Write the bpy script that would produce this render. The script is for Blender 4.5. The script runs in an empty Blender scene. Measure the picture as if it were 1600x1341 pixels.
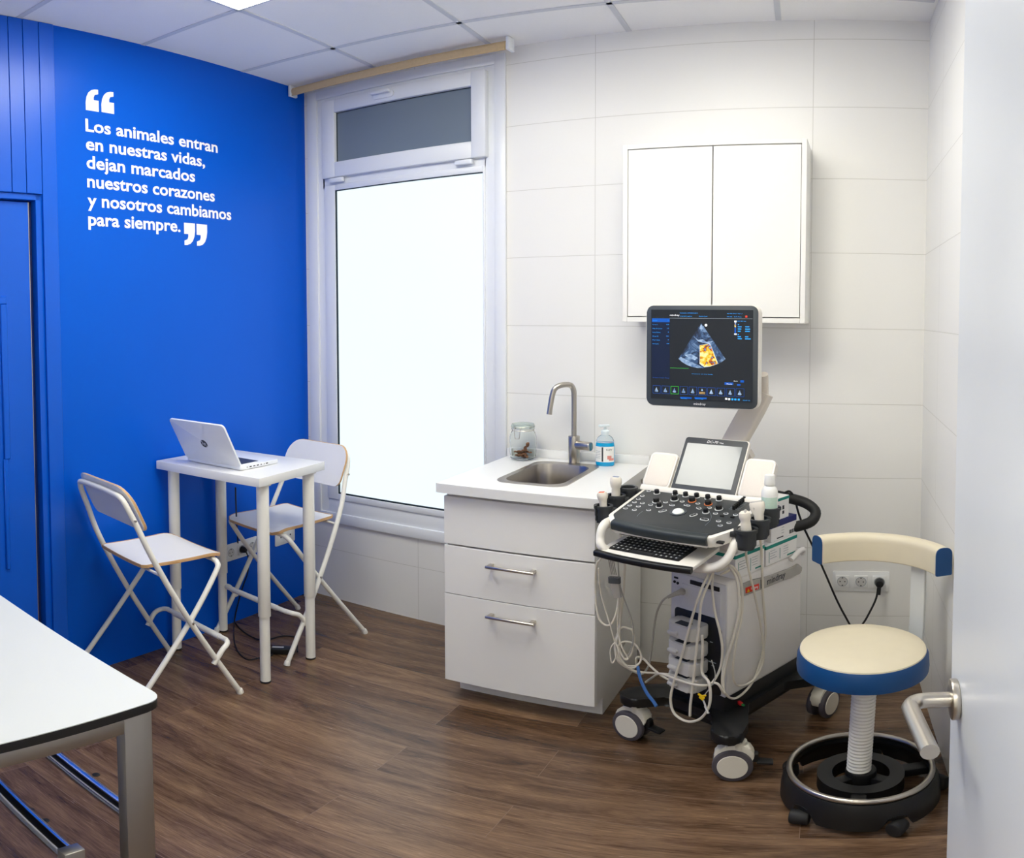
import bpy, bmesh, math, random
from mathutils import Matrix, Vector, Euler

# ---------------------------------------------------------------- camera
sc = bpy.context.scene
COL = sc.collection
cd = bpy.data.cameras.new('camera')
cam = bpy.data.objects.new('camera', cd)
COL.objects.link(cam)
cd.type = 'PANO'                       # the photograph is a stitched spherical panorama
cd.panorama_type = 'EQUIRECTANGULAR'
cd.longitude_min, cd.longitude_max = (-0.86531, 0.48030)
cd.latitude_min, cd.latitude_max = (-0.67427, 0.45352)
cd.clip_start = 0.01
cam.matrix_world = Matrix(((0.962693, -0.015286, 0.270165, 0.000000), (0.270546, 0.035091, -0.962067, 0.000000), (0.005226, 0.999267, 0.037917, 1.527686), (0.000000, 0.000000, 0.000000, 1.000000)))
sc.camera = cam

# ---------------------------------------------------------------- look, world and exposure
sc.view_settings.view_transform = 'Standard'
sc.view_settings.look = 'None'
sc.view_settings.gamma = 1.0
sc.view_settings.use_curve_mapping = False
sc.view_settings.exposure = 0.14
w = bpy.data.worlds.new('world'); sc.world = w; w.use_nodes = True
w.node_tree.nodes['Background'].inputs[0].default_value = (0.75, 0.85, 1.0, 1)
w.node_tree.nodes['Background'].inputs[1].default_value = 1.0
sc.cycles.use_denoising = True
sc.cycles.max_bounces = 10
sc.cycles.diffuse_bounces = 6
sc.cycles.sample_clamp_indirect = 6.0

PANEL_POWER = 15.5                      # ceiling panels' diffusers (radiance)
PANEL_COLOR = (1.0, 0.972, 0.875)
WINDOW_POWER = 1.0                    # daylight through the frosted pane (radiance)
WINDOW_COLOR = (0.82, 0.94, 1.0)

PI = math.pi
def R(a): return math.radians(a)
def T(x, y, z): return Matrix.Translation((x, y, z))
def RX(a): return Matrix.Rotation(R(a), 4, 'X')
def RY(a): return Matrix.Rotation(R(a), 4, 'Y')
def RZ(a): return Matrix.Rotation(R(a), 4, 'Z')
def S(x, y, z): return Matrix.Diagonal((x, y, z, 1))
I4 = Matrix.Identity(4)

# ---------------------------------------------------------------- materials
def srgb(r, g, b):
    f = lambda c: (c/255/12.92 if c/255 <= .04045 else ((c/255+.055)/1.055)**2.4)
    return (f(r), f(g), f(b), 1)
MATS = {}
def mat(name, rgb, rough=.5, metal=0, noise=.03, scale=40, spec=.5, emit=None, estr=0, trans=0, ior=1.45, bump=0, aniso=None, coat=0, alpha=1):
    m = bpy.data.materials.new(name); m.use_nodes = True
    nt = m.node_tree; p = nt.nodes['Principled BSDF']
    c = srgb(*rgb)
    p.inputs['Roughness'].default_value = rough
    p.inputs['Metallic'].default_value = metal
    p.inputs['Specular IOR Level'].default_value = spec
    p.inputs['IOR'].default_value = ior
    p.inputs['Transmission Weight'].default_value = trans
    p.inputs['Coat Weight'].default_value = coat
    p.inputs['Alpha'].default_value = alpha
    if emit is not None:
        p.inputs['Emission Color'].default_value = srgb(*emit)
        p.inputs['Emission Strength'].default_value = estr
    p.inputs['Base Color'].default_value = c
    if noise:
        tc = nt.nodes.new('ShaderNodeTexCoord')
        src = tc.outputs['Object']
        if aniso:
            mp = nt.nodes.new('ShaderNodeMapping'); mp.inputs['Scale'].default_value = aniso
            nt.links.new(src, mp.inputs['Vector']); src = mp.outputs[0]
        n = nt.nodes.new('ShaderNodeTexNoise'); n.inputs['Scale'].default_value = scale
        n.inputs['Detail'].default_value = 3
        nt.links.new(src, n.inputs['Vector'])
        r = nt.nodes.new('ShaderNodeMapRange')
        r.inputs['To Min'].default_value = 1-noise; r.inputs['To Max'].default_value = 1+noise
        nt.links.new(n.outputs['Fac'], r.inputs['Value'])
        mx = nt.nodes.new('ShaderNodeVectorMath'); mx.operation = 'MULTIPLY'
        mx.inputs[0].default_value = c[:3]
        nt.links.new(r.outputs[0], mx.inputs[1])
        nt.links.new(mx.outputs[0], p.inputs['Base Color'])
        if bump:
            b = nt.nodes.new('ShaderNodeBump'); b.inputs['Strength'].default_value = bump
            b.inputs['Distance'].default_value = .002
            nt.links.new(n.outputs['Fac'], b.inputs['Height'])
            nt.links.new(b.outputs[0], p.inputs['Normal'])
    MATS[name] = m
    return m

mat('white_lacquer', (238, 237, 233), .35, noise=.012, scale=6)
mat('white_melamine', (233, 233, 232), .3, noise=.012, scale=8)
mat('worktop_white', (232, 232, 230), .28, noise=.012, scale=8)
mat('white_steel', (236, 234, 226), .35, noise=.015, scale=25)
mat('upvc_white', (233, 236, 240), .3, noise=.01, scale=8)
mat('birch_edge', (204, 164, 116), .5, noise=.12, scale=60)
mat('seat_white', (240, 239, 236), .35, noise=.01)
mat('blue_paint', (0, 88, 205), .33, noise=.03, scale=3, spec=.2)
mat('blue_gloss', (0, 88, 205), .33, noise=.03, scale=3, spec=.5, coat=0)
mat('blue_gap_shade', (0, 28, 92), .6, noise=.04, scale=9)  # shade of grooves and door gap put into a darker blue
mat('vinyl_white', (250, 250, 252), .5, noise=.01)
mat('steel', (190, 184, 174), .3, 1, noise=.05, scale=30, aniso=(1, 1, 14))
mat('steel_basin', (178, 172, 164), .3, 1, noise=.06, scale=40)
mat('chrome', (215, 218, 222), .12, 1, noise=.02)
mat('nickel', (196, 190, 180), .3, 1, noise=.03)
mat('table_steel', (176, 172, 165), .42, 1, noise=.05, scale=20)
mat('black_edge', (26, 26, 27), .45, noise=.08)
mat('black_rubber', (22, 22, 23), .6, noise=.1, scale=50)
mat('black_plastic', (20, 21, 22), .42, noise=.08, scale=60)
mat('cable_black', (16, 16, 17), .5, noise=.05)
mat('panel_grey', (50, 53, 55), .42, noise=.04, scale=60)
mat('palm_grey', (44, 51, 54), .45, noise=.04, scale=60)
mat('anthracite', (48, 51, 54), .45, noise=.05, scale=60)
mat('dark_grey', (74, 77, 80), .5, noise=.05)
mat('bezel_grey', (66, 72, 78), .4, noise=.03)
mat('console_white', (233, 229, 221), .38, noise=.015)
mat('console_cream', (222, 214, 203), .42, noise=.015)
mat('machine_white', (228, 225, 222), .42, noise=.015)
mat('machine_front', (212, 212, 215), .45, noise=.015)
mat('machine_grey', (172, 169, 163), .42, noise=.02)
mat('connector_grey', (205, 204, 200), .45, noise=.02)
mat('cable_cream', (222, 216, 202), .45, noise=.03)
mat('cable_grey', (168, 166, 160), .5, noise=.03)
mat('probe_cream', (229, 222, 208), .38, noise=.02)
mat('probe_blue', (120, 132, 160), .5, noise=.02)
mat('orange_mark', (222, 92, 48), .5, noise=.02)
mat('strap_blue', (44, 90, 146), .55, noise=.05)
mat('clip_yellow', (236, 196, 20), .45, noise=.03)
mat('clip_red', (206, 30, 40), .45, noise=.03)
mat('clip_green', (40, 130, 70), .45, noise=.03)
mat('clip_clear', (205, 204, 204), .2, noise=.02)
mat('caster_grey', (78, 74, 80), .6, noise=.05)
mat('caster_cream', (226, 221, 206), .4, noise=.02)
mat('key_black', (30, 31, 33), .5, noise=.05)
mat('key_ring', (212, 214, 214), .35, noise=.02)
mat('knob_orange', (226, 132, 76), .4, noise=.02)
mat('ball_white', (236, 240, 238), .15, noise=.01, coat=.5)
mat('speaker_cream', (228, 219, 208), .6, noise=.06, scale=400)
mat('exam_top', (206, 209, 207), .35, noise=.012, scale=8)
mat('vinyl_cream', (218, 208, 182), .45, noise=.03, scale=25)
mat('vinyl_blue', (8, 68, 122), .42, noise=.05, scale=25)
mat('hose_white', (226, 223, 214), .45, noise=.02)
mat('post_grey', (206, 208, 205), .35, noise=.02)
mat('door_white', (222, 226, 230), .3, noise=.01, scale=3)
mat('blind_beige', (206, 180, 138), .7, noise=.08, scale=80)
mat('socket_white', (236, 237, 236), .3, noise=.01)
mat('socket_hole', (60, 60, 60), .6, noise=.02)
mat('bottle_white', (238, 238, 234), .35, noise=.01)
mat('label_green', (196, 220, 204), .5, noise=.06, scale=200)
mat('carton_white', (236, 235, 234), .5, noise=.02)
mat('carton_teal', (0, 134, 124), .5, noise=.03)
mat('carton_navy', (32, 40, 104), .5, noise=.03)
mat('print_grey', (150, 160, 168), .6, noise=.02)
mat('print_dark', (50, 54, 60), .6, noise=.02)
mat('print_skin', (216, 140, 130), .6, noise=.1, scale=60)
mat('warning_red', (226, 52, 24), .45, noise=.02)
mat('warning_yellow', (240, 210, 30), .45, noise=.02)
mat('soap_blue', (0, 160, 214), .15, noise=.03, coat=.4)
mat('pump_white', (228, 238, 240), .3, noise=.02)
mat('clear_plastic', (240, 248, 250), .08, noise=0, trans=.85, ior=1.2)
mat('jar_glass', (250, 253, 252), .02, noise=0, trans=1, ior=1.08)
mat('jar_lid', (225, 238, 230), .1, noise=.02, trans=.75, ior=1.2)
mat('bark_brown', (126, 84, 58), .7, noise=.3, scale=60, bump=.5)
mat('laptop_white', (236, 238, 242), .3, noise=.012)
mat('laptop_dark', (58, 60, 64), .4, noise=.02)
mat('transom_glass', (118, 130, 142), .22, noise=.02, scale=2, spec=.6)
mat('seal_dark', (28, 44, 52), .5, noise=.05)
mat('screen_black', (14, 17, 21), .22, noise=.02, emit=(26, 31, 38), estr=.75)
mat('screen_side', (8, 16, 34), .22, noise=.02, emit=(8, 24, 54), estr=.8)
mat('ui_blue', (10, 60, 150), .3, noise=0, emit=(40, 165, 240), estr=1.15)
mat('ui_deep', (6, 40, 110), .3, noise=0, emit=(0, 88, 180), estr=.85)
mat('ui_white', (200, 200, 200), .3, noise=0, emit=(235, 240, 245), estr=1.0)
mat('ui_green', (10, 120, 20), .3, noise=0, emit=(60, 190, 60), estr=.9)
mat('ui_red', (160, 30, 20), .3, noise=0, emit=(230, 70, 50), estr=1.0)
mat('ui_sand', (160, 130, 80), .3, noise=0, emit=(200, 160, 90), estr=.8)
mat('touch_glass', (126, 131, 132), .24, noise=.01, spec=.6, coat=.25)  # pale grey base stands in for ceiling light reflected in dark glass
mat('adapter_label', (190, 190, 190), .5, noise=.05)

def emission_mat(name, color, strength, glossy=True):
    m = bpy.data.materials.new(name); m.use_nodes = True
    nt = m.node_tree; p = nt.nodes['Principled BSDF']
    tc = nt.nodes.new('ShaderNodeTexCoord'); n = nt.nodes.new('ShaderNodeTexNoise')
    n.inputs['Scale'].default_value = 1.2
    nt.links.new(tc.outputs['Object'], n.inputs['Vector'])
    r = nt.nodes.new('ShaderNodeMapRange'); r.inputs['To Min'].default_value = strength*.97; r.inputs['To Max'].default_value = strength*1.03
    nt.links.new(n.outputs['Fac'], r.inputs['Value'])
    nt.links.new(r.outputs[0], p.inputs['Emission Strength'])
    p.inputs['Base Color'].default_value = (.06, .06, .06, 1)
    p.inputs['Roughness'].default_value = .45
    p.inputs['Emission Color'].default_value = (*color, 1)
    MATS[name] = m
emission_mat('led_diffuser', PANEL_COLOR, PANEL_POWER)
emission_mat('frosted_pane', WINDOW_COLOR, WINDOW_POWER)

def math_node(nt, op, a, b=None, c=None):
    n = nt.nodes.new('ShaderNodeMath'); n.operation = op
    for i, v in enumerate((a, b, c)):
        if v is None: continue
        if isinstance(v, (int, float)): n.inputs[i].default_value = v
        else: nt.links.new(v, n.inputs[i])
    return n.outputs[0]

def tile_mat(name, axis, off, rgb):
    """glazed wall tiles 90 x 30 cm, stack bond; joints are thin grooves"""
    m = bpy.data.materials.new(name); m.use_nodes = True
    nt = m.node_tree; p = nt.nodes['Principled BSDF']
    g = nt.nodes.new('ShaderNodeNewGeometry')
    sx = nt.nodes.new('ShaderNodeSeparateXYZ'); nt.links.new(g.outputs['Position'], sx.inputs[0])
    u = sx.outputs[axis]; z = sx.outputs[2]
    def dist(v, o, pitch):
        f = math_node(nt, 'FRACT', math_node(nt, 'DIVIDE', math_node(nt, 'SUBTRACT', v, o-50*pitch), pitch))
        d = math_node(nt, 'MINIMUM', f, math_node(nt, 'SUBTRACT', 1, f))
        return math_node(nt, 'MULTIPLY', d, pitch)
    d = math_node(nt, 'MINIMUM', dist(u, off, .9), dist(z, .285, .3))
    mr = nt.nodes.new('ShaderNodeMapRange'); mr.interpolation_type = 'SMOOTHSTEP'
    mr.inputs['From Min'].default_value = .0006; mr.inputs['From Max'].default_value = .0018
    nt.links.new(d, mr.inputs['Value'])
    mix = nt.nodes.new('ShaderNodeMix'); mix.data_type = 'RGBA'
    nt.links.new(mr.outputs[0], mix.inputs['Factor'])
    mix.inputs['A'].default_value = srgb(205, 203, 196); mix.inputs['B'].default_value = srgb(*rgb)
    nt.links.new(mix.outputs['Result'], p.inputs['Base Color'])
    b = nt.nodes.new('ShaderNodeBump'); b.inputs['Strength'].default_value = .35; b.inputs['Distance'].default_value = .001
    nt.links.new(mr.outputs[0], b.inputs['Height']); nt.links.new(b.outputs[0], p.inputs['Normal'])
    p.inputs['Roughness'].default_value = .38
    MATS[name] = m
tile_mat('wall_tiles', 0, -.2247, (236, 235, 231))
tile_mat('wall_tiles_side', 1, 2.62, (236, 235, 231))

def floor_mat():
    m = bpy.data.materials.new('oak_planks'); m.use_nodes = True
    nt = m.node_tree; p = nt.nodes['Principled BSDF']; L = nt.links.new
    g = nt.nodes.new('ShaderNodeNewGeometry')
    mp = nt.nodes.new('ShaderNodeMapping'); mp.vector_type = 'TEXTURE'
    mp.inputs['Rotation'].default_value = (0, 0, R(3.4)); mp.inputs['Location'].default_value = (.52, 1.898-.183*20, 0)
    L(g.outputs['Position'], mp.inputs['Vector'])
    br = nt.nodes.new('ShaderNodeTexBrick')
    br.offset = .37; br.offset_frequency = 2; br.squash = 1
    br.inputs['Scale'].default_value = 1
    br.inputs['Brick Width'].default_value = 1.22; br.inputs['Row Height'].default_value = .183
    br.inputs['Mortar Size'].default_value = .0011; br.inputs['Mortar Smooth'].default_value = .3
    br.inputs['Color1'].default_value = (0, 0, 0, 1); br.inputs['Color2'].default_value = (1, 1, 1, 1)
    br.inputs['Mortar'].default_value = (.5, .5, .5, 1)
    L(mp.outputs[0], br.inputs['Vector'])
    # grain: long streaks, shifted plank by plank
    sep = nt.nodes.new('ShaderNodeSeparateColor'); L(br.outputs['Color'], sep.inputs[0])
    comb = nt.nodes.new('ShaderNodeCombineXYZ')
    L(math_node(nt, 'MULTIPLY', sep.outputs[0], 37.0), comb.inputs[0]); L(math_node(nt, 'MULTIPLY', sep.outputs[0], 11.0), comb.inputs[1])
    add = nt.nodes.new('ShaderNodeVectorMath'); L(mp.outputs[0], add.inputs[0]); L(comb.outputs[0], add.inputs[1])
    def noise(sx, sy, sc_, det, dist):
        q = nt.nodes.new('ShaderNodeVectorMath'); q.operation = 'MULTIPLY'; q.inputs[1].default_value = (sx, sy, 1)
        L(add.outputs[0], q.inputs[0])
        n = nt.nodes.new('ShaderNodeTexNoise'); n.inputs['Scale'].default_value = sc_; n.inputs['Detail'].default_value = det
        n.inputs['Distortion'].default_value = dist; n.inputs['Roughness'].default_value = .62
        L(q.outputs[0], n.inputs['Vector']); return n.outputs['Fac']
    fine = noise(1.5, 30, 8, 9, 1.2)
    broad = noise(1.1, 7, 2.0, 4, 2.2)
    q = nt.nodes.new('ShaderNodeVectorMath'); q.operation = 'MULTIPLY'; q.inputs[1].default_value = (.9, 6.5, 1); L(add.outputs[0], q.inputs[0])
    wv = nt.nodes.new('ShaderNodeTexWave'); wv.wave_type = 'RINGS'; wv.inputs['Scale'].default_value = .4
    wv.inputs['Distortion'].default_value = 5; wv.inputs['Detail'].default_value = 4; wv.inputs['Detail Scale'].default_value = 1.2
    L(q.outputs[0], wv.inputs['Vector'])
    v = math_node(nt, 'ADD', math_node(nt, 'MULTIPLY', fine, .56), math_node(nt, 'ADD', math_node(nt, 'MULTIPLY', broad, .50), math_node(nt, 'MULTIPLY', wv.outputs['Fac'], .10)))
    v = math_node(nt, 'ADD', v, math_node(nt, 'MULTIPLY', math_node(nt, 'SUBTRACT', sep.outputs[0], .5), .17))
    cr = nt.nodes.new('ShaderNodeValToRGB'); L(v, cr.inputs['Fac'])
    e = cr.color_ramp.elements
    e[0].position = .36; e[0].color = srgb(52, 36, 24)
    e[1].position = .82; e[1].color = srgb(142, 113, 85)
    for pos, c in ((.48, (82, 60, 43)), (.58, (101, 77, 57)), (.68, (118, 92, 69))):
        x = e.new(pos); x.color = srgb(*c)
    mix = nt.nodes.new('ShaderNodeMix'); mix.data_type = 'RGBA'
    L(br.outputs['Fac'], mix.inputs['Factor']); L(cr.outputs['Color'], mix.inputs['A']); mix.inputs['B'].default_value = srgb(120, 98, 82)
    L(mix.outputs['Result'], p.inputs['Base Color'])
    rr = nt.nodes.new('ShaderNodeMapRange'); rr.inputs['To Min'].default_value = .18; rr.inputs['To Max'].default_value = .32
    L(fine, rr.inputs['Value']); L(rr.outputs[0], p.inputs['Roughness'])
    b = nt.nodes.new('ShaderNodeBump'); b.inputs['Strength'].default_value = .25; b.inputs['Distance'].default_value = .001
    L(fine, b.inputs['Height']); L(b.outputs[0], p.inputs['Normal'])
    MATS['oak_planks'] = m
floor_mat()
mat('plaster_ceiling', (250, 250, 249), .8, noise=.02, scale=120)
mat('ceiling_bar', (214, 217, 222), .6, noise=.02)
mat('plaster_wall', (228, 227, 224), .6, noise=.02, scale=10)

def scan_mats():
    """grey echo sector and colour-flow patch of the ultrasound picture: speckle from noise, shown by the screen"""
    m = bpy.data.materials.new('echo_image'); m.use_nodes = True
    nt = m.node_tree; p = nt.nodes['Principled BSDF']; L = nt.links.new
    tc = nt.nodes.new('ShaderNodeTexCoord'); g = tc.outputs['Object']
    n = nt.nodes.new('ShaderNodeTexNoise'); n.inputs['Scale'].default_value = 26; n.inputs['Detail'].default_value = 8; n.inputs['Roughness'].default_value = .7; n.inputs['Distortion'].default_value = 1.2
    L(g, n.inputs['Vector'])
    cr = nt.nodes.new('ShaderNodeValToRGB'); e = cr.color_ramp.elements
    e[0].position = .42; e[0].color = srgb(14, 22, 36); e[1].position = .74; e[1].color = srgb(170, 205, 240)
    x = e.new(.54); x.color = srgb(52, 84, 124)
    L(n.outputs['Fac'], cr.inputs['Fac']); L(cr.outputs['Color'], p.inputs['Emission Color']); p.inputs['Emission Strength'].default_value = 1.0
    p.inputs['Base Color'].default_value = (.01, .01, .02, 1); p.inputs['Roughness'].default_value = .25
    MATS['echo_image'] = m
    m = bpy.data.materials.new('echo_bright'); m.use_nodes = True
    nt = m.node_tree; p = nt.nodes['Principled BSDF']; L = nt.links.new
    tc = nt.nodes.new('ShaderNodeTexCoord')
    n = nt.nodes.new('ShaderNodeTexNoise'); n.inputs['Scale'].default_value = 60; n.inputs['Detail'].default_value = 5
    L(tc.outputs['Object'], n.inputs['Vector'])
    cr = nt.nodes.new('ShaderNodeValToRGB'); e = cr.color_ramp.elements
    e[0].position = .3; e[0].color = srgb(50, 96, 150); e[1].position = .7; e[1].color = srgb(196, 222, 248)
    L(n.outputs['Fac'], cr.inputs['Fac']); L(cr.outputs['Color'], p.inputs['Emission Color']); p.inputs['Emission Strength'].default_value = .95
    p.inputs['Base Color'].default_value = (.01, .01, .02, 1)
    MATS['echo_bright'] = m
    m = bpy.data.materials.new('flow_image'); m.use_nodes = True
    nt = m.node_tree; p = nt.nodes['Principled BSDF']; L = nt.links.new
    tc = nt.nodes.new('ShaderNodeTexCoord')
    n = nt.nodes.new('ShaderNodeTexNoise'); n.inputs['Scale'].default_value = 55; n.inputs['Detail'].default_value = 5; n.inputs['Distortion'].default_value = .6
    L(tc.outputs['Object'], n.inputs['Vector'])
    cr = nt.nodes.new('ShaderNodeValToRGB'); e = cr.color_ramp.elements; cr.color_ramp.interpolation = 'EASE'
    e[0].position = .30; e[0].color = srgb(20, 50, 170); e[1].position = .66; e[1].color = srgb(250, 250, 170)
    for pos, c in ((.38, (150, 190, 230)), (.43, (70, 20, 16)), (.48, (200, 74, 14)), (.53, (248, 200, 20))):
        x = e.new(pos); x.color = srgb(*c)
    L(n.outputs['Fac'], cr.inputs['Fac']); L(cr.outputs['Color'], p.inputs['Emission Color']); p.inputs['Emission Strength'].default_value = 1.0
    p.inputs['Base Color'].default_value = (.02, .01, .01, 1)
    MATS['flow_image'] = m
scan_mats()

# ---------------------------------------------------------------- mesh builder
def catmull(pts, n=6, closed=False):
    P = [Vector(p) for p in pts]
    if len(P) < 3: return P
    out = []; k = len(P)
    segs = k if closed else k-1
    for i in range(segs):
        if closed: p0, p1, p2, p3 = P[(i-1) % k], P[i], P[(i+1) % k], P[(i+2) % k]
        else:
            p1, p2 = P[i], P[i+1]
            p0 = P[i-1] if i else p1*2-p2
            p3 = P[i+2] if i+2 < k else p2*2-p1
        for j in range(n):
            t = j/n
            out.append(.5*((2*p1)+(p2-p0)*t+(2*p0-5*p1+4*p2-p3)*t*t+(3*p1-p0-3*p2+p3)*t**3))
    if not closed: out.append(P[-1])
    return out

def rrect(w, h, r, seg=5, cx=0, cy=0):
    if not isinstance(r, (tuple, list)): r = (r,)*4          # corners: ++, -+, --, +-
    out = []
    for (sx, sy, a0), rr in zip(((1, 1, 0), (-1, 1, 90), (-1, -1, 180), (1, -1, 270)), r):
        rr = max(rr, 1e-5)
        for i in range(seg+1):
            a = R(a0+90*i/seg)
            out.append((cx+sx*(w/2-rr)+rr*math.cos(a), cy+sy*(h/2-rr)+rr*math.sin(a)))
    return out

def round_poly(poly, radii, seg=4):
    """round the corners of a polygon"""
    out = []; n = len(poly)
    if not isinstance(radii, (list, tuple)): radii = [radii]*n
    for i in range(n):
        p = Vector(poly[i]).to_2d(); a = Vector(poly[i-1]).to_2d(); b = Vector(poly[(i+1) % n]).to_2d()
        r = radii[i]
        if r <= 0: out.append(tuple(p)); continue
        u = (a-p).normalized(); v = (b-p).normalized()
        ang = max(u.angle(v), .05); d = min(r/math.tan(ang/2), (a-p).length*.48, (b-p).length*.48)
        p0 = p+u*d; p1 = p+v*d
        for k in range(seg+1):
            t = k/seg
            q = p0*(1-t)**2+p*2*t*(1-t)+p1*t*t
            out.append((q.x, q.y))
    return out

class B:
    def __init__(s, *mats):
        s.bm = bmesh.new(); s.mats = []; s.mi = 0
        for m in mats: s.use(m)
        s.mi = 0
    def use(s, m):
        if m not in s.mats: s.mats.append(m)
        s.mi = s.mats.index(m); return s
    def merge(s, t, M=I4):
        for f in t.faces: f.material_index = s.mi
        bmesh.ops.recalc_face_normals(t, faces=t.faces)
        me = bpy.data.meshes.new('tmp'); t.to_mesh(me); t.free()
        me.transform(M)
        if M.determinant() < 0: me.flip_normals()
        s.bm.from_mesh(me); bpy.data.meshes.remove(me)
        return s
    def box(s, c, d, bev=0, seg=2, M=I4):
        t = bmesh.new(); bmesh.ops.create_cube(t, size=1, matrix=T(*c)@S(*d))
        if bev: bmesh.ops.bevel(t, geom=t.edges[:], offset=bev, segments=seg, profile=.5, affect='EDGES')
        return s.merge(t, M)
    def bx(s, x0, x1, y0, y1, z0, z1, bev=0, seg=2, M=I4):
        return s.box(((x0+x1)/2, (y0+y1)/2, (z0+z1)/2), (abs(x1-x0), abs(y1-y0), abs(z1-z0)), bev, seg, M)
    def prism(s, poly, z0, z1, bev=0, M=I4, seg=2):
        t = bmesh.new()
        lo = [t.verts.new((x, y, z0)) for x, y in poly]; hi = [t.verts.new((x, y, z1)) for x, y in poly]
        n = len(poly); bot = t.faces.new(lo[::-1]); top = t.faces.new(hi)
        for i in range(n): t.faces.new((lo[i], lo[(i+1) % n], hi[(i+1) % n], hi[i]))
        if bev:
            es = list(top.edges)+list(bot.edges)
            bmesh.ops.bevel(t, geom=es, offset=bev, segments=seg, profile=.5, affect='EDGES')
        return s.merge(t, M)
    def ringprism(s, outer, inner, z0, z1, M=I4):
        t = bmesh.new(); n = len(outer)
        V = [[t.verts.new((x, y, z)) for x, y in p] for p in (outer, inner) for z in (z0, z1)]
        ol, oh, il, ih = V
        for i in range(n):
            j = (i+1) % n
            t.faces.new((ol[i], ol[j], oh[j], oh[i])); t.faces.new((il[j], il[i], ih[i], ih[j]))
            t.faces.new((oh[i], oh[j], ih[j], ih[i])); t.faces.new((ol[j], ol[i], il[i], il[j]))
        return s.merge(t, M)
    def cyl(s, p0, p1, r0, r1=None, seg=20, bev=0, M=I4):
        p0 = Vector(p0); p1 = Vector(p1); r1 = r0 if r1 is None else r1
        d = p1-p0; t = bmesh.new()
        bmesh.ops.create_cone(t, cap_ends=True, segments=seg, radius1=r0, radius2=r1, depth=d.length)
        if bev:
            es = [e for e in t.edges if len(e.link_faces) == 2 and max(len(f.verts) for f in e.link_faces) > 4]
            bmesh.ops.bevel(t, geom=es, offset=bev, segments=2, profile=.5, affect='EDGES')
        q = Vector((0, 0, 1)).rotation_difference(d.normalized()).to_matrix().to_4x4()
        return s.merge(t, M@Matrix.Translation((p0+p1)/2)@q)
    def sphere(s, c, r, sc3=(1, 1, 1), M=I4, seg=20):
        t = bmesh.new(); bmesh.ops.create_uvsphere(t, u_segments=seg, v_segments=seg//2, radius=r)
        return s.merge(t, M@T(*c)@S(*sc3))
    def lathe(s, prof, seg=32, M=I4):
        """prof: (radius, z) from bottom to top; radius 0 closes"""
        t = bmesh.new(); rings = []
        for r, z in prof:
            if r <= 1e-6: rings.append([t.verts.new((0, 0, z))])
            else: rings.append([t.verts.new((r*math.cos(2*PI*i/seg), r*math.sin(2*PI*i/seg), z)) for i in range(seg)])
        for a, b in zip(rings, rings[1:]):
            for i in range(seg):
                j = (i+1) % seg
                if len(a) == 1 and len(b) == 1: continue
                if len(a) == 1: t.faces.new((a[0], b[j], b[i]))
                elif len(b) == 1: t.faces.new((a[i], a[j], b[0]))
                else: t.faces.new((a[i], a[j], b[j], b[i]))
        return s.merge(t, M)
    def tube(s, pts, r, seg=10, closed=False, smooth=0, sec=None, M=I4, up=None):
        """sweep a circle (or the closed section sec of (x, y)) along pts"""
        P = catmull(pts, smooth, closed) if smooth else [Vector(p) for p in pts]
        Q = [P[0]]
        for p in P[1:]:
            if (p-Q[-1]).length > 1e-5: Q.append(p)
        if closed and (Q[-1]-Q[0]).length < 1e-5: Q.pop()
        P = Q; n = len(P); t = bmesh.new(); rings = []
        rad = r if callable(r) else (lambda u: r)
        sec = sec or [(math.cos(2*PI*i/seg), math.sin(2*PI*i/seg)) for i in range(seg)]
        def tang(i):
            if closed: return (P[(i+1) % n]-P[i-1]).normalized()
            if i == 0: return (P[1]-P[0]).normalized()
            if i == n-1: return (P[-1]-P[-2]).normalized()
            a = (P[i]-P[i-1]).normalized(); b = (P[i+1]-P[i]).normalized()
            c = a+b
            return c.normalized() if c.length > 1e-6 else a
        t0 = tang(0)
        nrm = Vector(up) if up else (Vector((0, 0, 1)) if abs(t0.z) < .9 else Vector((1, 0, 0)))
        nrm = (nrm-t0*nrm.dot(t0)).normalized()
        for i in range(n):
            tg = tang(i)
            nrm = (nrm-tg*nrm.dot(tg))
            nrm = nrm.normalized() if nrm.length > 1e-6 else tg.orthogonal().normalized()
            bn = tg.cross(nrm)
            rr = rad(i/max(n-1, 1))
            rings.append([t.verts.new(P[i]+nrm*(y*rr)+bn*(x*rr)) for x, y in sec])
        k = len(sec)
        for a, b in (zip(rings, rings[1:]+rings[:1]) if closed else zip(rings, rings[1:])):
            for i in range(k): t.faces.new((a[i], a[(i+1) % k], b[(i+1) % k], b[i]))
        if not closed:
            t.faces.new(rings[0][::-1]); t.faces.new(rings[-1])
        return s.merge(t, M)
    def loft(s, secs, M=I4, seg=4):
        """secs: (z, width, depth, corner radius) from bottom to top, rounded rectangles joined"""
        t = bmesh.new(); rings = [[t.verts.new((x, y, z)) for x, y in rrect(w_, d_, min(r_, w_*.499, d_*.499), seg)] for z, w_, d_, r_ in secs]
        n = len(rings[0])
        for a, c in zip(rings, rings[1:]):
            for i in range(n): t.faces.new((a[i], a[(i+1) % n], c[(i+1) % n], c[i]))
        t.faces.new(rings[0][::-1]); t.faces.new(rings[-1])
        return s.merge(t, M)
    def poly3(s, pts, M=I4):
        t = bmesh.new(); t.faces.new([t.verts.new(p) for p in pts])
        for f in t.faces: f.material_index = s.mi
        me = bpy.data.meshes.new('tmp'); t.to_mesh(me); t.free(); me.transform(M); s.bm.from_mesh(me); bpy.data.meshes.remove(me)
        return s
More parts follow.
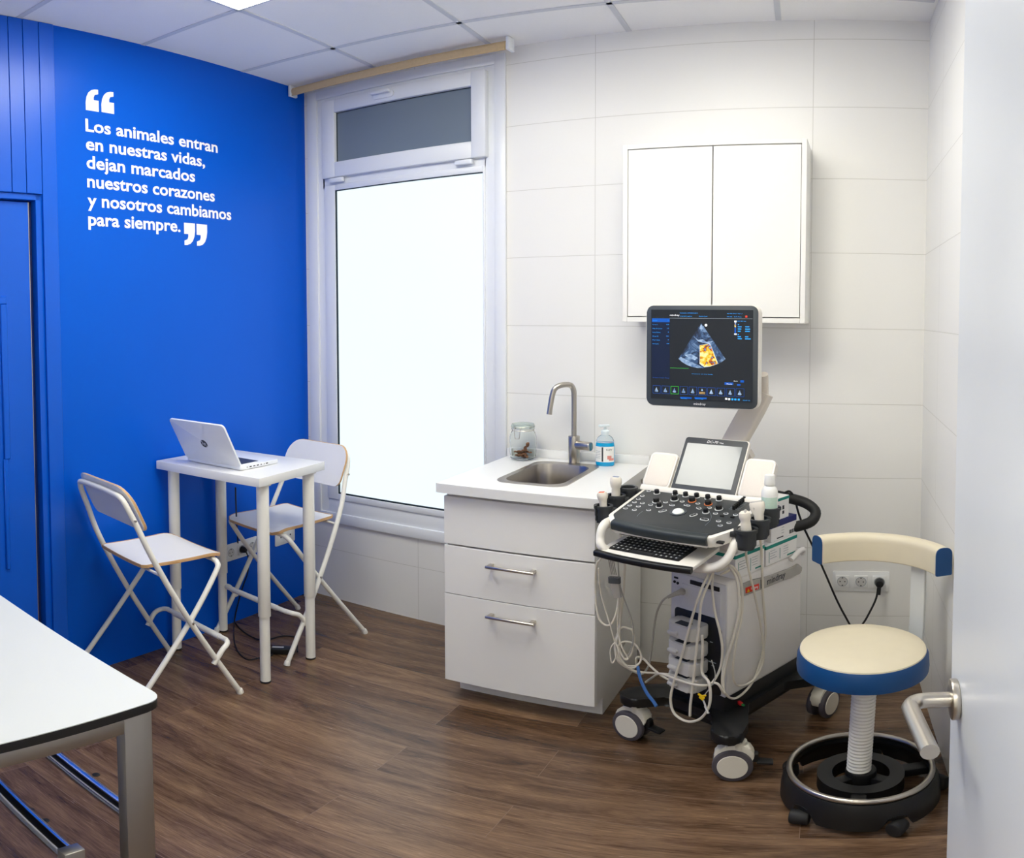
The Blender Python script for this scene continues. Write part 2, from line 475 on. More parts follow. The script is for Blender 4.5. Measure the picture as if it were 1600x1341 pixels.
    def grid(s, fn, nu, nv, th=0, M=I4):
        """surface fn(u, v) with optional thickness along its normal"""
        t = bmesh.new(); V = [[t.verts.new(fn(i/nu, j/nv)) for j in range(nv+1)] for i in range(nu+1)]
        for i in range(nu):
            for j in range(nv): t.faces.new((V[i][j], V[i+1][j], V[i+1][j+1], V[i][j+1]))
        if th:
            bmesh.ops.recalc_face_normals(t, faces=t.faces)
            bmesh.ops.solidify(t, geom=t.faces[:], thickness=th)
        return s.merge(t, M)
    def text(s, body, cap, M=I4, width=None, offset=0, depth=.001, align='LEFT', shear=0, space=1):
        """lettering standing in the XZ plane, facing -Y; cap = capital height"""
        cu = bpy.data.curves.new('txt', 'FONT'); cu.body = body; cu.size = 1; cu.shear = shear
        cu.offset = offset; cu.extrude = 0; cu.resolution_u = 3; cu.space_character = space
        o = bpy.data.objects.new('txt', cu); COL.objects.link(o)
        me = bpy.data.meshes.new_from_object(o.evaluated_get(bpy.context.evaluated_depsgraph_get()))
        bpy.data.objects.remove(o); bpy.data.curves.remove(cu)
        xs = [v.co.x for v in me.vertices]; x0, x1 = min(xs), max(xs)
        k = cap/.73
        kx = width/(x1-x0) if width else k
        t = bmesh.new(); t.from_mesh(me); bpy.data.meshes.remove(me)
        bmesh.ops.remove_doubles(t, verts=t.verts[:], dist=1e-4)
        if depth:
            r = bmesh.ops.extrude_face_region(t, geom=t.faces[:])
            bmesh.ops.translate(t, verts=[v for v in r['geom'] if isinstance(v, bmesh.types.BMVert)], vec=(0, 0, depth/k if k else depth))
        ox = {'LEFT': -x0, 'CENTER': -(x0+x1)/2, 'RIGHT': -x1}[align]
        return s.merge(t, M@RX(90)@S(kx, k, k)@T(ox, 0, 0))
    def done(s, name, parent=None, M=I4, sharp=38, label=None, place=None):
        """link as one mesh object; geometry is in the frame M of its parent (or of the world)"""
        me = bpy.data.meshes.new(name); s.bm.to_mesh(me); s.bm.free()
        me.transform(M)
        for m in s.mats: me.materials.append(MATS[m])
        bm = bmesh.new(); bm.from_mesh(me)
        for f in bm.faces: f.smooth = True
        for e in bm.edges:
            if len(e.link_faces) == 2 and e.calc_face_angle(0) > R(sharp): e.smooth = False
        bm.to_mesh(me); bm.free()
        o = bpy.data.objects.new(name, me); COL.objects.link(o)
        if parent is not None: o.parent = parent
        if label: o['label'] = label
        if place is not None: o.matrix_world = place
        return o

def tag(o, label, cat, group=None):
    o['label'] = label; o['category'] = cat
    if group: o['group'] = group
    return o
def thing(name, label, cat, M=I4, group=None):
    o = bpy.data.objects.new(name, None); COL.objects.link(o); o.matrix_world = M
    o.empty_display_size = .05
    return tag(o, label, cat, group)
def struct(o):
    o['kind'] = 'structure'; return o
def copy_thing(src, M, label, group=None):
    r = src.copy(); COL.objects.link(r); r.matrix_world = M; r['label'] = label
    if group: r['group'] = group
    for ch in [o for o in list(COL.objects) if o.parent == src]:
        c = ch.copy(); COL.objects.link(c); c.parent = r
        for g in [o for o in list(COL.objects) if o.parent == ch]:
            d = g.copy(); COL.objects.link(d); d.parent = c
    return r

# ---------------------------------------------------------------- frames measured on site
CH = 2.773                                            # ceiling height
LW = T(-2.56, 0, 0)@RZ(93.147)                      # left wall: x runs along the wall (away), -y into the room
RW_A = math.degrees(math.atan(.05))
def left_x(y): return -2.56-.055*y
def right_x(y): return .227+.05*(3.012-y)
YB = 3.012                                            # back wall plane
YF = .02                                             # front wall plane

# ================================================================ SETTING
b = B('oak_planks'); b.bx(-2.75, .55, -1.7, YB+.1, -.08, 0); struct(b.done('floor'))

# ceiling: tiles and the bars of the 60 cm grid (turned 4.9 degrees like the left wall)
b = B('plaster_ceiling'); b.bx(-2.85, .6, -1.7, YB+.1, CH, CH+.08)
GC = T(-2.166, 2.584, CH)@RZ(4.9)                     # a grid crossing
GI = GC.inverted()
def inside(x, y, m=.004):
    return left_x(y)+m < x < right_x(y)-m and YF+m < y < YB-m
def clip_line(p, d):
    ts = [t*.01 for t in range(-600, 600)]
    ok = [t for t in ts if inside(*(GC@Vector((p[0]+d[0]*t, p[1]+d[1]*t, 0)))[:2])]
    return (min(ok), max(ok)) if ok else None
b.use('ceiling_bar')
for k in range(-2, 6):
    c = clip_line((k*.61, 0), (0, 1))
    if c and c[1]-c[0] > .05: b.bx(k*.61-.0115, k*.61+.0115, c[0], c[1], -.004, .002, M=GC)
for k in range(-7, 3):
    c = clip_line((0, k*.61), (1, 0))
    if c and c[1]-c[0] > .05: b.bx(c[0], c[1], k*.61-.0115, k*.61+.0115, -.004, .002, M=GC)
struct(b.done('ceiling'))

# back wall with the window opening
WX0, WX1, WZ0, WZ1 = -2.66, -1.575, .47, 2.715
b = B('wall_tiles')
b.bx(-2.85, WX0, YB, YB+.12, 0, CH); b.bx(WX1, .35, YB, YB+.12, 0, CH)
b.bx(WX0, WX1, YB, YB+.12, 0, WZ0); b.bx(WX0, WX1, YB, YB+.12, WZ1, CH)
struct(b.done('wall_back'))
# right wall (slightly out of square)
b = B('wall_tiles_side')
b.prism([(right_x(YB+.1), YB+.1), (right_x(YF), YF), (right_x(YF)+.1, YF), (right_x(YB+.1)+.1, YB+.1)], 0, CH)
struct(b.done('wall_right'))
# left wall, blue, with the door opening near the camera
DS0, DS1, DZ = .52, 1.405, 2.034
b = B('blue_paint')
b.bx(-.02, DS0, 0, .1, 0, CH, M=LW); b.bx(DS1, 3.06, 0, .1, 0, CH, M=LW); b.bx(DS0, DS1, 0, .1, DZ, CH, M=LW)
b.bx(DS0-.1, DS1+.1, .1, .14, 0, DZ+.1, M=LW)
struct(b.done('wall_left'))
# front wall with the open doorway the camera stands in; behind it an unseen corridor added for its fill light
b = B('plaster_wall'); b.bx(-2.75, -.74, YF-.12, YF, 0, CH); b.bx(.135, .55, YF-.12, YF, 0, CH); b.bx(-.74, .135, YF-.12, YF, 2.06, CH)
b.bx(-2.75, .55, -1.7, -1.6, 0, CH); b.bx(-1.75, -1.65, -1.6, YF-.12, 0, CH); b.bx(.45, .55, -1.6, YF-.12, 0, CH); struct(b.done('wall_front'))

# blue panelling round the door: boards with grooves
b = B('blue_gloss', 'blue_gap_shade')
edges = [(1.411, 1.478), (1.340, 1.4085), (1.276, 1.3375), (1.05, 1.2735), (.75, 1.047), (.40, .747)]
for s0, s1 in edges:
    b.use('blue_gloss').bx(s0, s1, -.011, .0, DZ if s1 < DS1+.01 else .0, CH-.002, .0012, 1, LW)
b.use('blue_gap_shade').bx(.40, 1.44, -.003, .0, DZ+.002, CH-.003, M=LW)  # darker backing paints the shade in the board grooves
struct(b.done('trim_1'))
b = B('blue_gloss')
b.bx(1.383, DS1+.003, .0, .06, 0, DZ, .002, 1, LW)                 # jamb
b.bx(DS0, DS1, .0, .06, DZ-.025, DZ+.0, .002, 1, LW)               # head
struct(b.done('trim_2'))
d1 = thing('door_1', '', 'door', LW); del d1['label'], d1['category']; struct(d1)
b = B('blue_gloss'); b.bx(DS0+.01, 1.362, .022, .058, .005, DZ-.03, .002, 1)
b.bx(1.225, 1.252, .012, .024, 1.0, 1.6, .003, 1); b.bx(1.222, 1.24, .012, .024, .55, 1.0, .003, 1)
b.bx(.62, 1.252, .012, .024, 1.6, 1.63, .003, 1); b.done('door_leaf', d1)
b = B('blue_gap_shade'); b.bx(1.3625, 1.382, .036, .06, .005, DZ-.026); b.done('door_gap_shade', d1)  # navy strip painted in for the shade between leaf and jamb
b = B('nickel'); b.bx(1.3605, 1.3635, .0215, .03, .006, DZ-.031); b.done('metal_edge', d1)

# white skirting is absent; the window unit
wn = thing('window_1', '', 'window', T(0, YB, 0)); del wn['label'], wn['category']; struct(wn)
def frame(b, x0, x1, z0, z1, tl, tr, tb, tt, y0, y1, bev=.004):
    b.bx(x0, x0+tl, y0, y1, z0, z1, bev); b.bx(x1-tr, x1, y0, y1, z0, z1, bev)
    b.bx(x0+tl-.002, x1-tr+.002, y0, y1, z0, z0+tb, bev); b.bx(x0+tl-.002, x1-tr+.002, y0, y1, z1-tt, z1, bev)
b = B('upvc_white'); frame(b, -2.695, -1.54, .44, 2.745, .065, .055, .055, .05, -.016, .0); b.done('cover_trim', wn)
b = B('upvc_white'); frame(b, -2.658, -1.577, .472, 2.713, .075, .075, .10, .075, -.004, .09)
b.bx(-2.60, -1.64, -.004, .09, 2.20, 2.28, .004); b.done('frame', wn)
b = B('upvc_white'); frame(b, -2.585, -1.645, .57, 2.215, .072, .012, .032, .03, -.012, .02, .005)
b.done('glazing_bead', wn)
b = B('upvc_white'); frame(b, -2.582, -1.63, 2.252, 2.672, .085, .075, .08, .072, -.032, .01, .006); sash = b.done('sash', wn)
b = B('upvc_white'); b.prism(rrect(.125, .036, .017, 6, -2.185, 2.636), .030, .040, .003, M=RX(90)); b.bx(-2.245, -2.135, -.062, -.038, 2.640, 2.658, .006); b.done('latch', sash)
for hx in (-2.49, -1.745):
    b = B('upvc_white'); b.bx(hx-.045, hx+.045, -.034, -.012, 2.225, 2.249, .006); b.done('hinge', sash)
b = B('seal_dark'); frame(b, -2.500, -1.70, 2.329, 2.603, .006, .006, .006, .006, -.012, .012, 0); b.done('glass_seal', sash)
b = B('transom_glass'); b.bx(-2.497, -1.703, -.008, .008, 2.332, 2.60); b.done('transom_pane', sash)
b = B('seal_dark'); frame(b, -2.514, -1.650, .602, 2.188, .007, .005, .007, .007, -.008, .012, 0); b.done('pane_seal', wn)
b = B('frosted_pane'); b.bx(-2.51, -1.654, .0, .012, .606, 2.184); b.done('frosted_glass', wn)

# roller blind under the ceiling
rb = thing('roller_blind', 'rolled-up beige roller blind above the window, under the ceiling', 'blind', T(0, 2.9, 2.738))
b = B('blind_beige'); b.cyl((-2.695, 0, 0), (-1.475, 0, 0), .0205, seg=28); b.done('fabric_roll', rb)
b = B('blind_beige'); b.bx(-2.69, -1.48, -.0215, -.018, -.028, .004, .001, 1); b.done('bottom_bar', rb)
for x in (-2.703, -1.466):
    b = B('upvc_white'); b.bx(x-.008, x+.008, -.028, .028, -.03, .035, .004); b.done('bracket', rb)

# white entrance door at the right, ajar, hinged beside the camera
DM = T(.133, .045, 0)@RZ(91.9)                          # local x runs from the hinge to the free edge, +y is the face towards the room
d2 = thing('door_2', '', 'door', DM); del d2['label'], d2['category']; struct(d2)
b = B('door_white'); b.bx(0, .83, -.04, 0, .006, 2.04, .003); b.done('door_leaf', d2)
RO = (.775, 0, 1.078)
b = B('steel'); b.cyl((RO[0], 0, RO[2]), (RO[0], .009, RO[2]), .026, seg=28, bev=.002); ros = b.done('handle_rose', d2)
b = B('steel')
b.tube([(RO[0], .004, RO[2]), (RO[0], .034, RO[2]), (RO[0]-.003, .046, RO[2]), (RO[0]-.012, .053, RO[2]), (RO[0]-.024, .054, RO[2]), (RO[0]-.118, .045, RO[2])], .0098, seg=16, smooth=4)
b.done('door_lever', ros)

# LED panels in the ceiling grid
def led(cell, label):
    i, j = cell
    t = thing('ceiling_light', label, 'ceiling light', GC@T((i+.5)*.61, (j+.5)*.61, -.004), 'ceiling light panels')
    b = B('upvc_white'); b.ringprism(rrect(.60, .60, .001, 1), rrect(.575, .575, .001, 1), -.006, .004); b.done('panel_frame', t)
    b = B('led_diffuser'); b.prism(rrect(.575, .575, .002, 1), -.011, .001, .003); b.done('diffuser', t)
led((0, -2), 'square ceiling light panel whose corner shows left of the roller blind')
led((2, -2), 'square white light panel in the ceiling grid above the middle of the room')
for cx_, lab in ((.0, 'fill light panel added in the unseen corridor ceiling, nearest the hinged white door'), (-1.0, 'fill light panel added in the unseen corridor ceiling, farther from the white door')):  # unseen lamps added to brighten the room through the doorway
    t = thing('ceiling_light', lab, 'ceiling light', T(cx_, -.95, CH-.004), 'ceiling light panels')
    b = B('upvc_white'); b.ringprism(rrect(.60, .60, .001, 1), rrect(.575, .575, .001, 1), -.006, .004); b.done('panel_frame', t)
    b = B('led_diffuser'); b.prism(rrect(.575, .575, .002, 1), -.011, .001, .003); b.done('diffuser', t)
led((1, -3), 'square white light panel in the ceiling grid nearer the doorway, over the exam table end')

# lettering on the blue wall
qt = thing('wall_lettering', 'white quotation about animals lettered on the blue wall', 'lettering', LW)
def text_width(body, off):
    cu = bpy.data.curves.new('txt', 'FONT'); cu.body = body; cu.size = 1; cu.offset = off
    o = bpy.data.objects.new('txt', cu); COL.objects.link(o)
    me = bpy.data.meshes.new_from_object(o.evaluated_get(bpy.context.evaluated_depsgraph_get()))
    xs = [v.co.x for v in me.vertices]
    bpy.data.objects.remove(o); bpy.data.curves.remove(cu); bpy.data.meshes.remove(me)
    return max(xs)-min(xs)
lines = [('Los animales entran', 1.626, 2.369, 2.3215), ('en nuestras vidas,', 1.626, 2.286, 2.2415), ('dejan marcados', 1.627, 2.222, 2.162),
         ('nuestros corazones', 1.628, 2.345, 2.0815), ('y nosotros cambiamos', 1.628, 2.452, 2.0015), ('para siempre.', 1.629, 2.128, 1.9225)]
for body, s0, s1, z in lines:
    full = text_width(body, .02); k = (s1-s0)/full; at = 0; words = body.split(' ')
    for i, wd in enumerate(words):
        ww = text_width(wd, .02)
        x0 = text_width(' '.join(words[:i+1]), .02)-ww
        b = B('vinyl_white'); b.text(wd, .056, T(s0+x0*k, -.0012, z), width=ww*k, offset=.02, depth=.0008); b.done('word', qt)
def quote(b, x, z, h, w, flip):
    # one heavy comma-shaped quotation mark, in the XZ plane
    pts = [(0, 0), (1, 0), (1, .5), (.62, .5), (.62, .62), (.70, .74), (.98, .80), (.98, 1.0), (.72, .99), (.44, .93), (.22, .80), (.07, .60), (0, .36)]
    if flip: pts = [(1-px, 1-pz) for px, pz in pts]
    poly = [(x+px*w, z+pz*h) for px, pz in pts]
    b.prism(poly, 0, .0008, M=T(0, -.0012, 0)@RX(90))
b = B('vinyl_white'); quote(b, 1.630, 2.414, .099, .064, 0); quote(b, 1.708, 2.416, .099, .064, 0); b.done('quotation_mark', qt)
b = B('vinyl_white'); quote(b, 2.150, 1.864, .102, .066, 1); quote(b, 2.226, 1.864, .102, .066, 1); b.done('quotation_mark', qt)

# ---------------------------------------------------------------- sockets
def schuko(b, M):
    b.use('socket_white').box((0, -.0055, 0), (.054, .005, .054), .002, 2, M)
    b.use('print_grey').cyl((0, -.0079, 0), (0, -.0083, 0), .0215, seg=28, M=M)
    b.use('connector_grey').cyl((0, -.0080, 0), (0, -.0086, 0), .0195, seg=28, M=M)
    b.use('socket_hole').cyl((-.0095, -.0084, 0), (-.0095, -.009, 0), .0027, seg=10, M=M).cyl((.0095, -.0084, 0), (.0095, -.009, 0), .0027, seg=10, M=M)
    b.box((0, -.0086, .0165), (.006, .001, .004), 0, 1, M).box((0, -.0086, -.0165), (.006, .001, .004), 0, 1, M)
def plate(name, label, M, n, kind='schuko'):
    t = thing(name, label, 'socket', M)
    b = B('socket_white'); b.prism(rrect(.074*n+.006, .088, .006), 0, .004, .0012, M=RX(90)); b.done('cover_plate', t)
    for k in range(n):
        b = B('socket_white'); x = (k-(n-1)/2)*.074
        if kind == 'schuko': schuko(b, T(x, 0, 0)); b.done('socket_outlet', t)
        else:
            b.box((x, -.0052, 0), (.06, .004, .06), .0015); b.use('socket_hole').cyl((x, -.0066, 0), (x, -.0078, 0), .005, seg=14); b.done('cable_outlet', t)
    return t
plate('wall_socket', 'white triple socket on the tiled wall behind the stool', T(-.008, YB, .443), 3)
plate('wall_socket', 'white triple socket on the blue wall behind the high table legs', LW@T(2.482, 0, .382), 3)
plate('cable_outlet_plate', 'white double outlet plate on the blue wall under the far chair seat', LW@T(2.81, 0, .378), 2, 'cable')

# ================================================================ HIGH TABLE, CHAIRS, LAPTOP
TM = T(-2.376, 2.185, 0)@RZ(5.0)
TZ = .912
t = thing('high_table', 'small white high table on four round legs beside the blue wall', 'table', TM)
b = B('white_melamine'); b.bx(-.294, .294, -.213, .213, TZ-.036, TZ, .0015, 2); b.done('tabletop', t)
for sx, sy in ((-1, -1), (1, -1), (-1, 1), (1, 1)):
    x, y = sx*.255, sy*.148
    b = B('white_steel'); b.cyl((x, y, .31), (x, y, TZ-.036), .025, seg=24, bev=.001); b.cyl((x, y, TZ-.042), (x, y, TZ-.036), .034, seg=24); leg = b.done('leg', t)
    b = B('white_steel'); b.cyl((x, y, .008), (x, y, .33), .0208, seg=24); b.done('lower_tube', leg)
    b = B('black_rubber'); b.cyl((x, y, 0), (x, y, .009), .022, seg=24, bev=.002); b.done('foot_cap', leg)

def chair_frame_pts(sx):
    # front foot -> backrest tube, bent a little at the seat
    return [(sx*.25, -.240, .012), (sx*.236, -.035, .372), (sx*.222, .100, .635), (sx*.202, .160, .78), (sx*.191, .188, .845)]
def make_chair(M, label):
    t = thing('folding_chair', label, 'chair', M, 'white folding bar chairs')
    # backrest frame: one bent tube, feet to top and over
    L = chair_frame_pts(-1); Rr = chair_frame_pts(1)
    arch = [(-.177, .202, .881), (-.145, .209, .897), (0, .212, .902), (.145, .209, .897), (.177, .202, .881)]
    b = B('white_steel'); b.tube(L+arch+Rr[::-1], .0112, seg=12, smooth=5); fr = b.done('back_frame', t)
    for s_ in (-1, 1):
        b = B('white_steel')
        b.tube([(s_*.232, .245, .012), (s_*.224, -.038, .372), (s_*.212, -.165, .545), (s_*.198, -.185, .578), (s_*.165, -.188, .588)], .0108, seg=12, smooth=5)
        b.done('rear_leg', t)
    b = B('white_steel'); b.tube([(-.17, -.188, .588), (.17, -.188, .588)], .0108, seg=12); b.done('seat_bar', t)
    b = B('white_steel'); b.tube([(-.223, .088, .592), (.223, .088, .592)], .006, seg=10); b.done('pivot_bar', t)
    # footrest: a U of tube in front of the legs
    b = B('white_steel')
    b.tube([(-.244, -.128, .17), (-.247, -.165, .222), (-.237, -.195, .238), (-.215, -.208, .243), (-.18, -.21, .2435), (.18, -.21, .2435), (.215, -.208, .243), (.237, -.195, .238), (.247, -.165, .222), (.244, -.128, .17)], .0108, seg=12, smooth=4)
    fo = b.done('footrest', t)
    b = B('white_steel'); b.tube([(-.17, -.21, .243), (.15, -.21, .243)], .0128, seg=14); b.done('footrest_sleeve', fo)
    # seat: thin curved plywood
    def seat_pt(u, v):
        x = (u-.5)*2; y = .122-.352*v
        wd = .166+.014*v
        r = 1
        edge = .055
        if v < .05: wd -= .010*(1-v/.05)**2
        if v > .92: wd -= .03*((v-.92)/.08)**2
        z = .614-.010*math.sin(PI*v)*(1-x*x*.6)+.004*abs(x)**2
        if v > .8: z -= .018*((v-.8)/.2)**2
        return (x*wd, y, z)
    b = B('seat_white'); b.grid(seat_pt, 16, 20, .003); seat = b.done('seat', t)
    def rim(off):
        N = [seat_pt(0, j/20) for j in range(21)]+[seat_pt(i/16, 1) for i in range(1, 17)]+[seat_pt(1, 1-j/20) for j in range(1, 21)]+[seat_pt(1-i/16, 0) for i in range(1, 16)]
        return [(x, y, z+off) for x, y, z in N]
    sec = [(-.0015, -.0068), (.0018, -.0068), (.0026, 0), (.0018, .0055), (-.0015, .0055)]
    b = B('birch_edge'); b.tube(rim(-.004), 1, closed=True, sec=[(x*1.0, y) for x, y in sec], up=(0, 0, 1)); b.grid(lambda u, v: (seat_pt(u, v)[0]*.998, seat_pt(u, v)[1], seat_pt(u, v)[2]-.0075), 16, 20, .004)
    b.done('plywood_edge', seat, label='light birch plywood edge')
    # backrest: rounded board bowed backwards, in front of the tube
    out = rrect(.405, .175, (.075, .075, .03, .03), 6)
    def bend(p, off):
        x, z = p
        return (x, .172+.45*z-.62*x*x*.55+off, .846+z)
    def board(b, off0, off1, sc_=1.0):
        tb = bmesh.new()
        P = [(x*sc_, z*sc_) for x, z in out]
        # strips across x so that the bow is smooth
        xs = sorted(set(round(x, 5) for x, z in P))
        n = len(P)
        f0 = [tb.verts.new(bend(p, off0)) for p in P]; f1 = [tb.verts.new(bend(p, off1)) for p in P]
        k = n//2
        # top half indices 0..13 run + -> -, bottom 14..27 run - -> +
        for fa, flip in ((f0, 0), (f1, 1)):
            for i in range(k-1):
                q = [fa[i], fa[i+1], fa[n-2-i], fa[n-1-i]]
                if len(set(q)) == 4: tb.faces.new(q if not flip else q[::-1])
        for i in range(n): tb.faces.new((f0[i], f0[(i+1) % n], f1[(i+1) % n], f1[i]))
        return b.merge(tb)
    b = B('seat_white'); board(b, -.0065, .0065); bk = b.done('backrest', t)
    b = B('birch_edge'); board(b, -.005, .005, 1.006); b.done('plywood_edge', bk, label='light birch plywood edge')
    for s_ in (-1, 1):
        for tag_, pt in (('back_frame', (s_*.2385, .0, .372)),):
            b = B('steel'); b.cyl((s_*.236, -.038, .372), (s_*.2505, -.038, .372), .0052, seg=12, bev=.001); b.done('pivot_bolt', t)
        b = B('steel'); b.cyl((s_*.2, .173, .81), (s_*.2165, .173, .81), .004, seg=10); b.done('bolt', t)
        b = B('white_steel'); b.cyl((s_*.2505, -.2445, 0), (s_*.25, -.238, .022), .0145, .0125, seg=14, bev=.003); b.done('foot', t)
        b = B('white_steel'); b.cyl((s_*.232, .2495, 0), (s_*.232, .240, .022), .0145, .0125, seg=14, bev=.003); b.done('foot', t)
    return t
CH1 = T(-2.376, 1.70, 0)@RZ(180-5.5)
chair = make_chair(CH1, 'white folding bar chair on the near side of the table, seen from behind')
CH2 = T(-2.385, 2.50, 0)@RZ(-5.5)
copy_thing(chair, CH2, 'white folding bar chair beyond the table, its back against the window')

# laptop, lid half turned away
LM = T(-2.389, 2.046, TZ)@RZ(1.5)                     # +y: towards the user beyond the table; hinge edge at y = 0
lp = thing('laptop', 'open white laptop seen from behind on the high table', 'laptop', LM)
b = B('laptop_white'); b.prism(rrect(.336, .225, .012, cx=0, cy=.113), .003, .019, .003); b.done('base', lp)
b = B('laptop_dark'); b.prism(rrect(.27, .10, .004, cx=0, cy=.085), .0185, .0197); b.done('keyboard', lp)
b = B('laptop_white'); LID = T(0, .004, .016)@RX(28)
b.prism(rrect(.336, .205, .014, cx=0, cy=.1025), -.004, .004, .002, M=LID@RX(90)); lid = b.done('lid', lp)
b = B('laptop_dark'); b.prism(rrect(.31, .175, .002, cx=0, cy=.107), -.0046, -.0038, M=LID@RX(90)); b.done('display', lid)
b = B('laptop_dark', 'laptop_white'); LG = LID@T(0, -.0042, .098)
b.cyl((0, 0, 0), (0, -.0006, 0), .0185, seg=36, M=LG)
b.use('laptop_white').text('hp', .0165, LG@T(0, -.0006, -.0055), offset=-.004, depth=.0004, align='CENTER', shear=.25)
b.bx(-.0108, -.0085, -.0012, -.0006, .008, .0155, M=LG); b.bx(.0085, .0108, -.0012, -.0006, -.0155, -.006, M=LG); b.done('logo_badge', lid)
for y, wd in ((.035, .004), (.055, .012), (.076, .012), (.096, .012), (.116, .006), (.135, .003), (.15, .012)):
    b = B('laptop_dark'); b.bx(.1672, .1684, y-wd/2, y+wd/2, .009, .0135); b.done('port', lp)
for sx in (-1, 1):
    for y in (.024, .204):
        b = B('black_rubber'); b.bx(sx*.12-.02, sx*.12+.02, y-.004, y+.004, 0, .0032); b.done('rubber_foot', lp)

# power adapter of the laptop on the floor, its leads and plug
ad = thing('power_adapter', 'black laptop power adapter with leads on the floor under the high table', 'power adapter')
b = B('black_plastic', 'adapter_label'); AM = T(-2.262, 2.318, 0)@RZ(38)
b.box((0, 0, .0155), (.105, .046, .030), .005, 2, AM); b.use('adapter_label').box((-.022, .0, .0308), (.05, .014, .0006), 0, 1, AM); b.done('adapter_body', ad)
b = B('cable_black')
b.tube([(-2.508, 2.28, 0.762), (-2.528, 2.3, 0.64), (-2.654, 2.42, 0.481), (-2.739, 2.5, 0.327), (-2.761, 2.5, 0.2), (-2.759, 2.47, 0.083)]+[(-2.756, 2.466, 0.006), (-2.579, 2.369, 0.006), (-2.431, 2.35, 0.006), (-2.395, 2.446, 0.006), (-2.337, 2.478, 0.006), (-2.291, 2.437, 0.006)]+[(-2.208, 2.352, .012)], .0034, seg=8, smooth=5)
b.done('output_lead', ad)
b = B('cable_black')
b.tube([(-2.735+.026, 2.483, .385)]+[(-2.66, 2.478, 0.377), (-2.639, 2.475, 0.338), (-2.64, 2.47, 0.272), (-2.668, 2.465, 0.197), (-2.686, 2.455, 0.125)]+[(-2.665, 2.399, 0.006), (-2.458, 2.218, 0.006), (-2.321, 2.155, 0.006), (-2.292, 2.203, 0.006), (-2.272, 2.26, 0.006)]+[(-2.31, 2.285, .012)], .0032, seg=8, smooth=5)
b.done('mains_lead', ad)
b = B('black_plastic'); b.cyl((0, -.009, 0), (0, -.034, 0), .0185, .013, seg=18, bev=.002, M=LW@T(2.482, 0, .382)); b.done('mains_plug', ad)

# ================================================================ SINK UNIT
UM = T(-1.486, 2.33, 0)@RZ(1.9)
WZ = .912
su = thing('base_cabinet', 'white sink base cabinet with two drawers under the worktop', 'cabinet', UM)
X0, X1 = .019, .602
b = B('white_lacquer')
for xx in (X0+.002, X1-.018): b.bx(xx, xx+.018, .046, .62, .09, WZ-.0355, .001, 1)
b.bx(X0+.02, X1-.018, .047, .62, .09, .108); b.bx(X0+.02, X1-.018, .605, .62, .108, WZ-.0355); b.bx(X0+.02, X1-.018, .047, .065, WZ-.09, WZ-.0355); b.done('carcass', su)
b = B('white_lacquer'); b.bx(X0, X1, .026, .044, .676, .861, .0012, 1); b.done('front_panel', su, label='fixed upper front without a handle')
def handle(zc_, par):
    b = B('nickel'); x0, x1 = .205, .39
    b.cyl((x0, -.006, zc_), (x1, -.006, zc_), .0062, seg=16, bev=.001)
    for x in (x0+.011, x1-.011): b.bx(x-.008, x+.008, -.008, .0262, zc_-.0062, zc_+.0062, .002)
    b.done('handle', par)
for z0, z1, zh in ((.475, .669, .617), (.094, .472, .417)):
    b = B('white_lacquer'); b.bx(X0, X1, .026, .044, z0, z1, .0012, 1); dr = b.done('drawer', su); handle(zh, dr)
b = B('white_lacquer'); b.bx(X0+.002, X1-.008, .138, .6, 0, .089, .001, 1); b.done('plinth', su)

wt = thing('worktop', 'white worktop with low upstand over the sink cabinet', 'worktop', UM)
b = B('worktop_white')
HO = rrect(.262, .425, .05, 6, .312, .338)
b.ringprism(rrect(.633, .652, .0015, 6, .3165, .326), HO, WZ-.035, WZ)
b.done('slab', wt)
b = B('worktop_white'); b.bx(.0, .633, .634, .652, WZ, WZ+.036, .002); b.done('upstand', wt)
b = B('worktop_white'); b.bx(.0, .018, .61, .634, WZ, WZ+.036, .002); b.done('end_cap', wt)

sk = thing('sink', 'small rectangular stainless steel sink basin set in the white worktop', 'sink', UM)
b = B('steel_basin')
b.ringprism(rrect(.282, .445, .055, 6, .312, .341), rrect(.234, .372, .06, 6, .312, .328), WZ, WZ+.003); b.done('rim', sk)
b = B('steel_basin')
tb = bmesh.new(); rings = []
for (ww, hh, rr, z) in ((.234, .372, .06, WZ+.003), (.228, .366, .058, WZ-.004), (.220, .358, .056, WZ-.07), (.206, .344, .055, WZ-.145), (.176, .314, .045, WZ-.158), (.06, .06, .029, WZ-.163)):
    rings.append([tb.verts.new((x, y, z)) for x, y in rrect(ww, hh, rr, 6, .312, .328)])
for a, c in zip(rings, rings[1:]):
    for i in range(len(a)): tb.faces.new((a[i], c[i], c[(i+1) % len(a)], a[(i+1) % len(a)]))
b.merge(tb); bowl = b.done('bowl', sk, sharp=60)
b = B('chrome'); b.lathe([(0, WZ-.160), (.02, WZ-.160), (.03, WZ-.1605), (.031, WZ-.164), (0, WZ-.164)], 28, T(.312, .328, 0)); b.done('drain', sk)

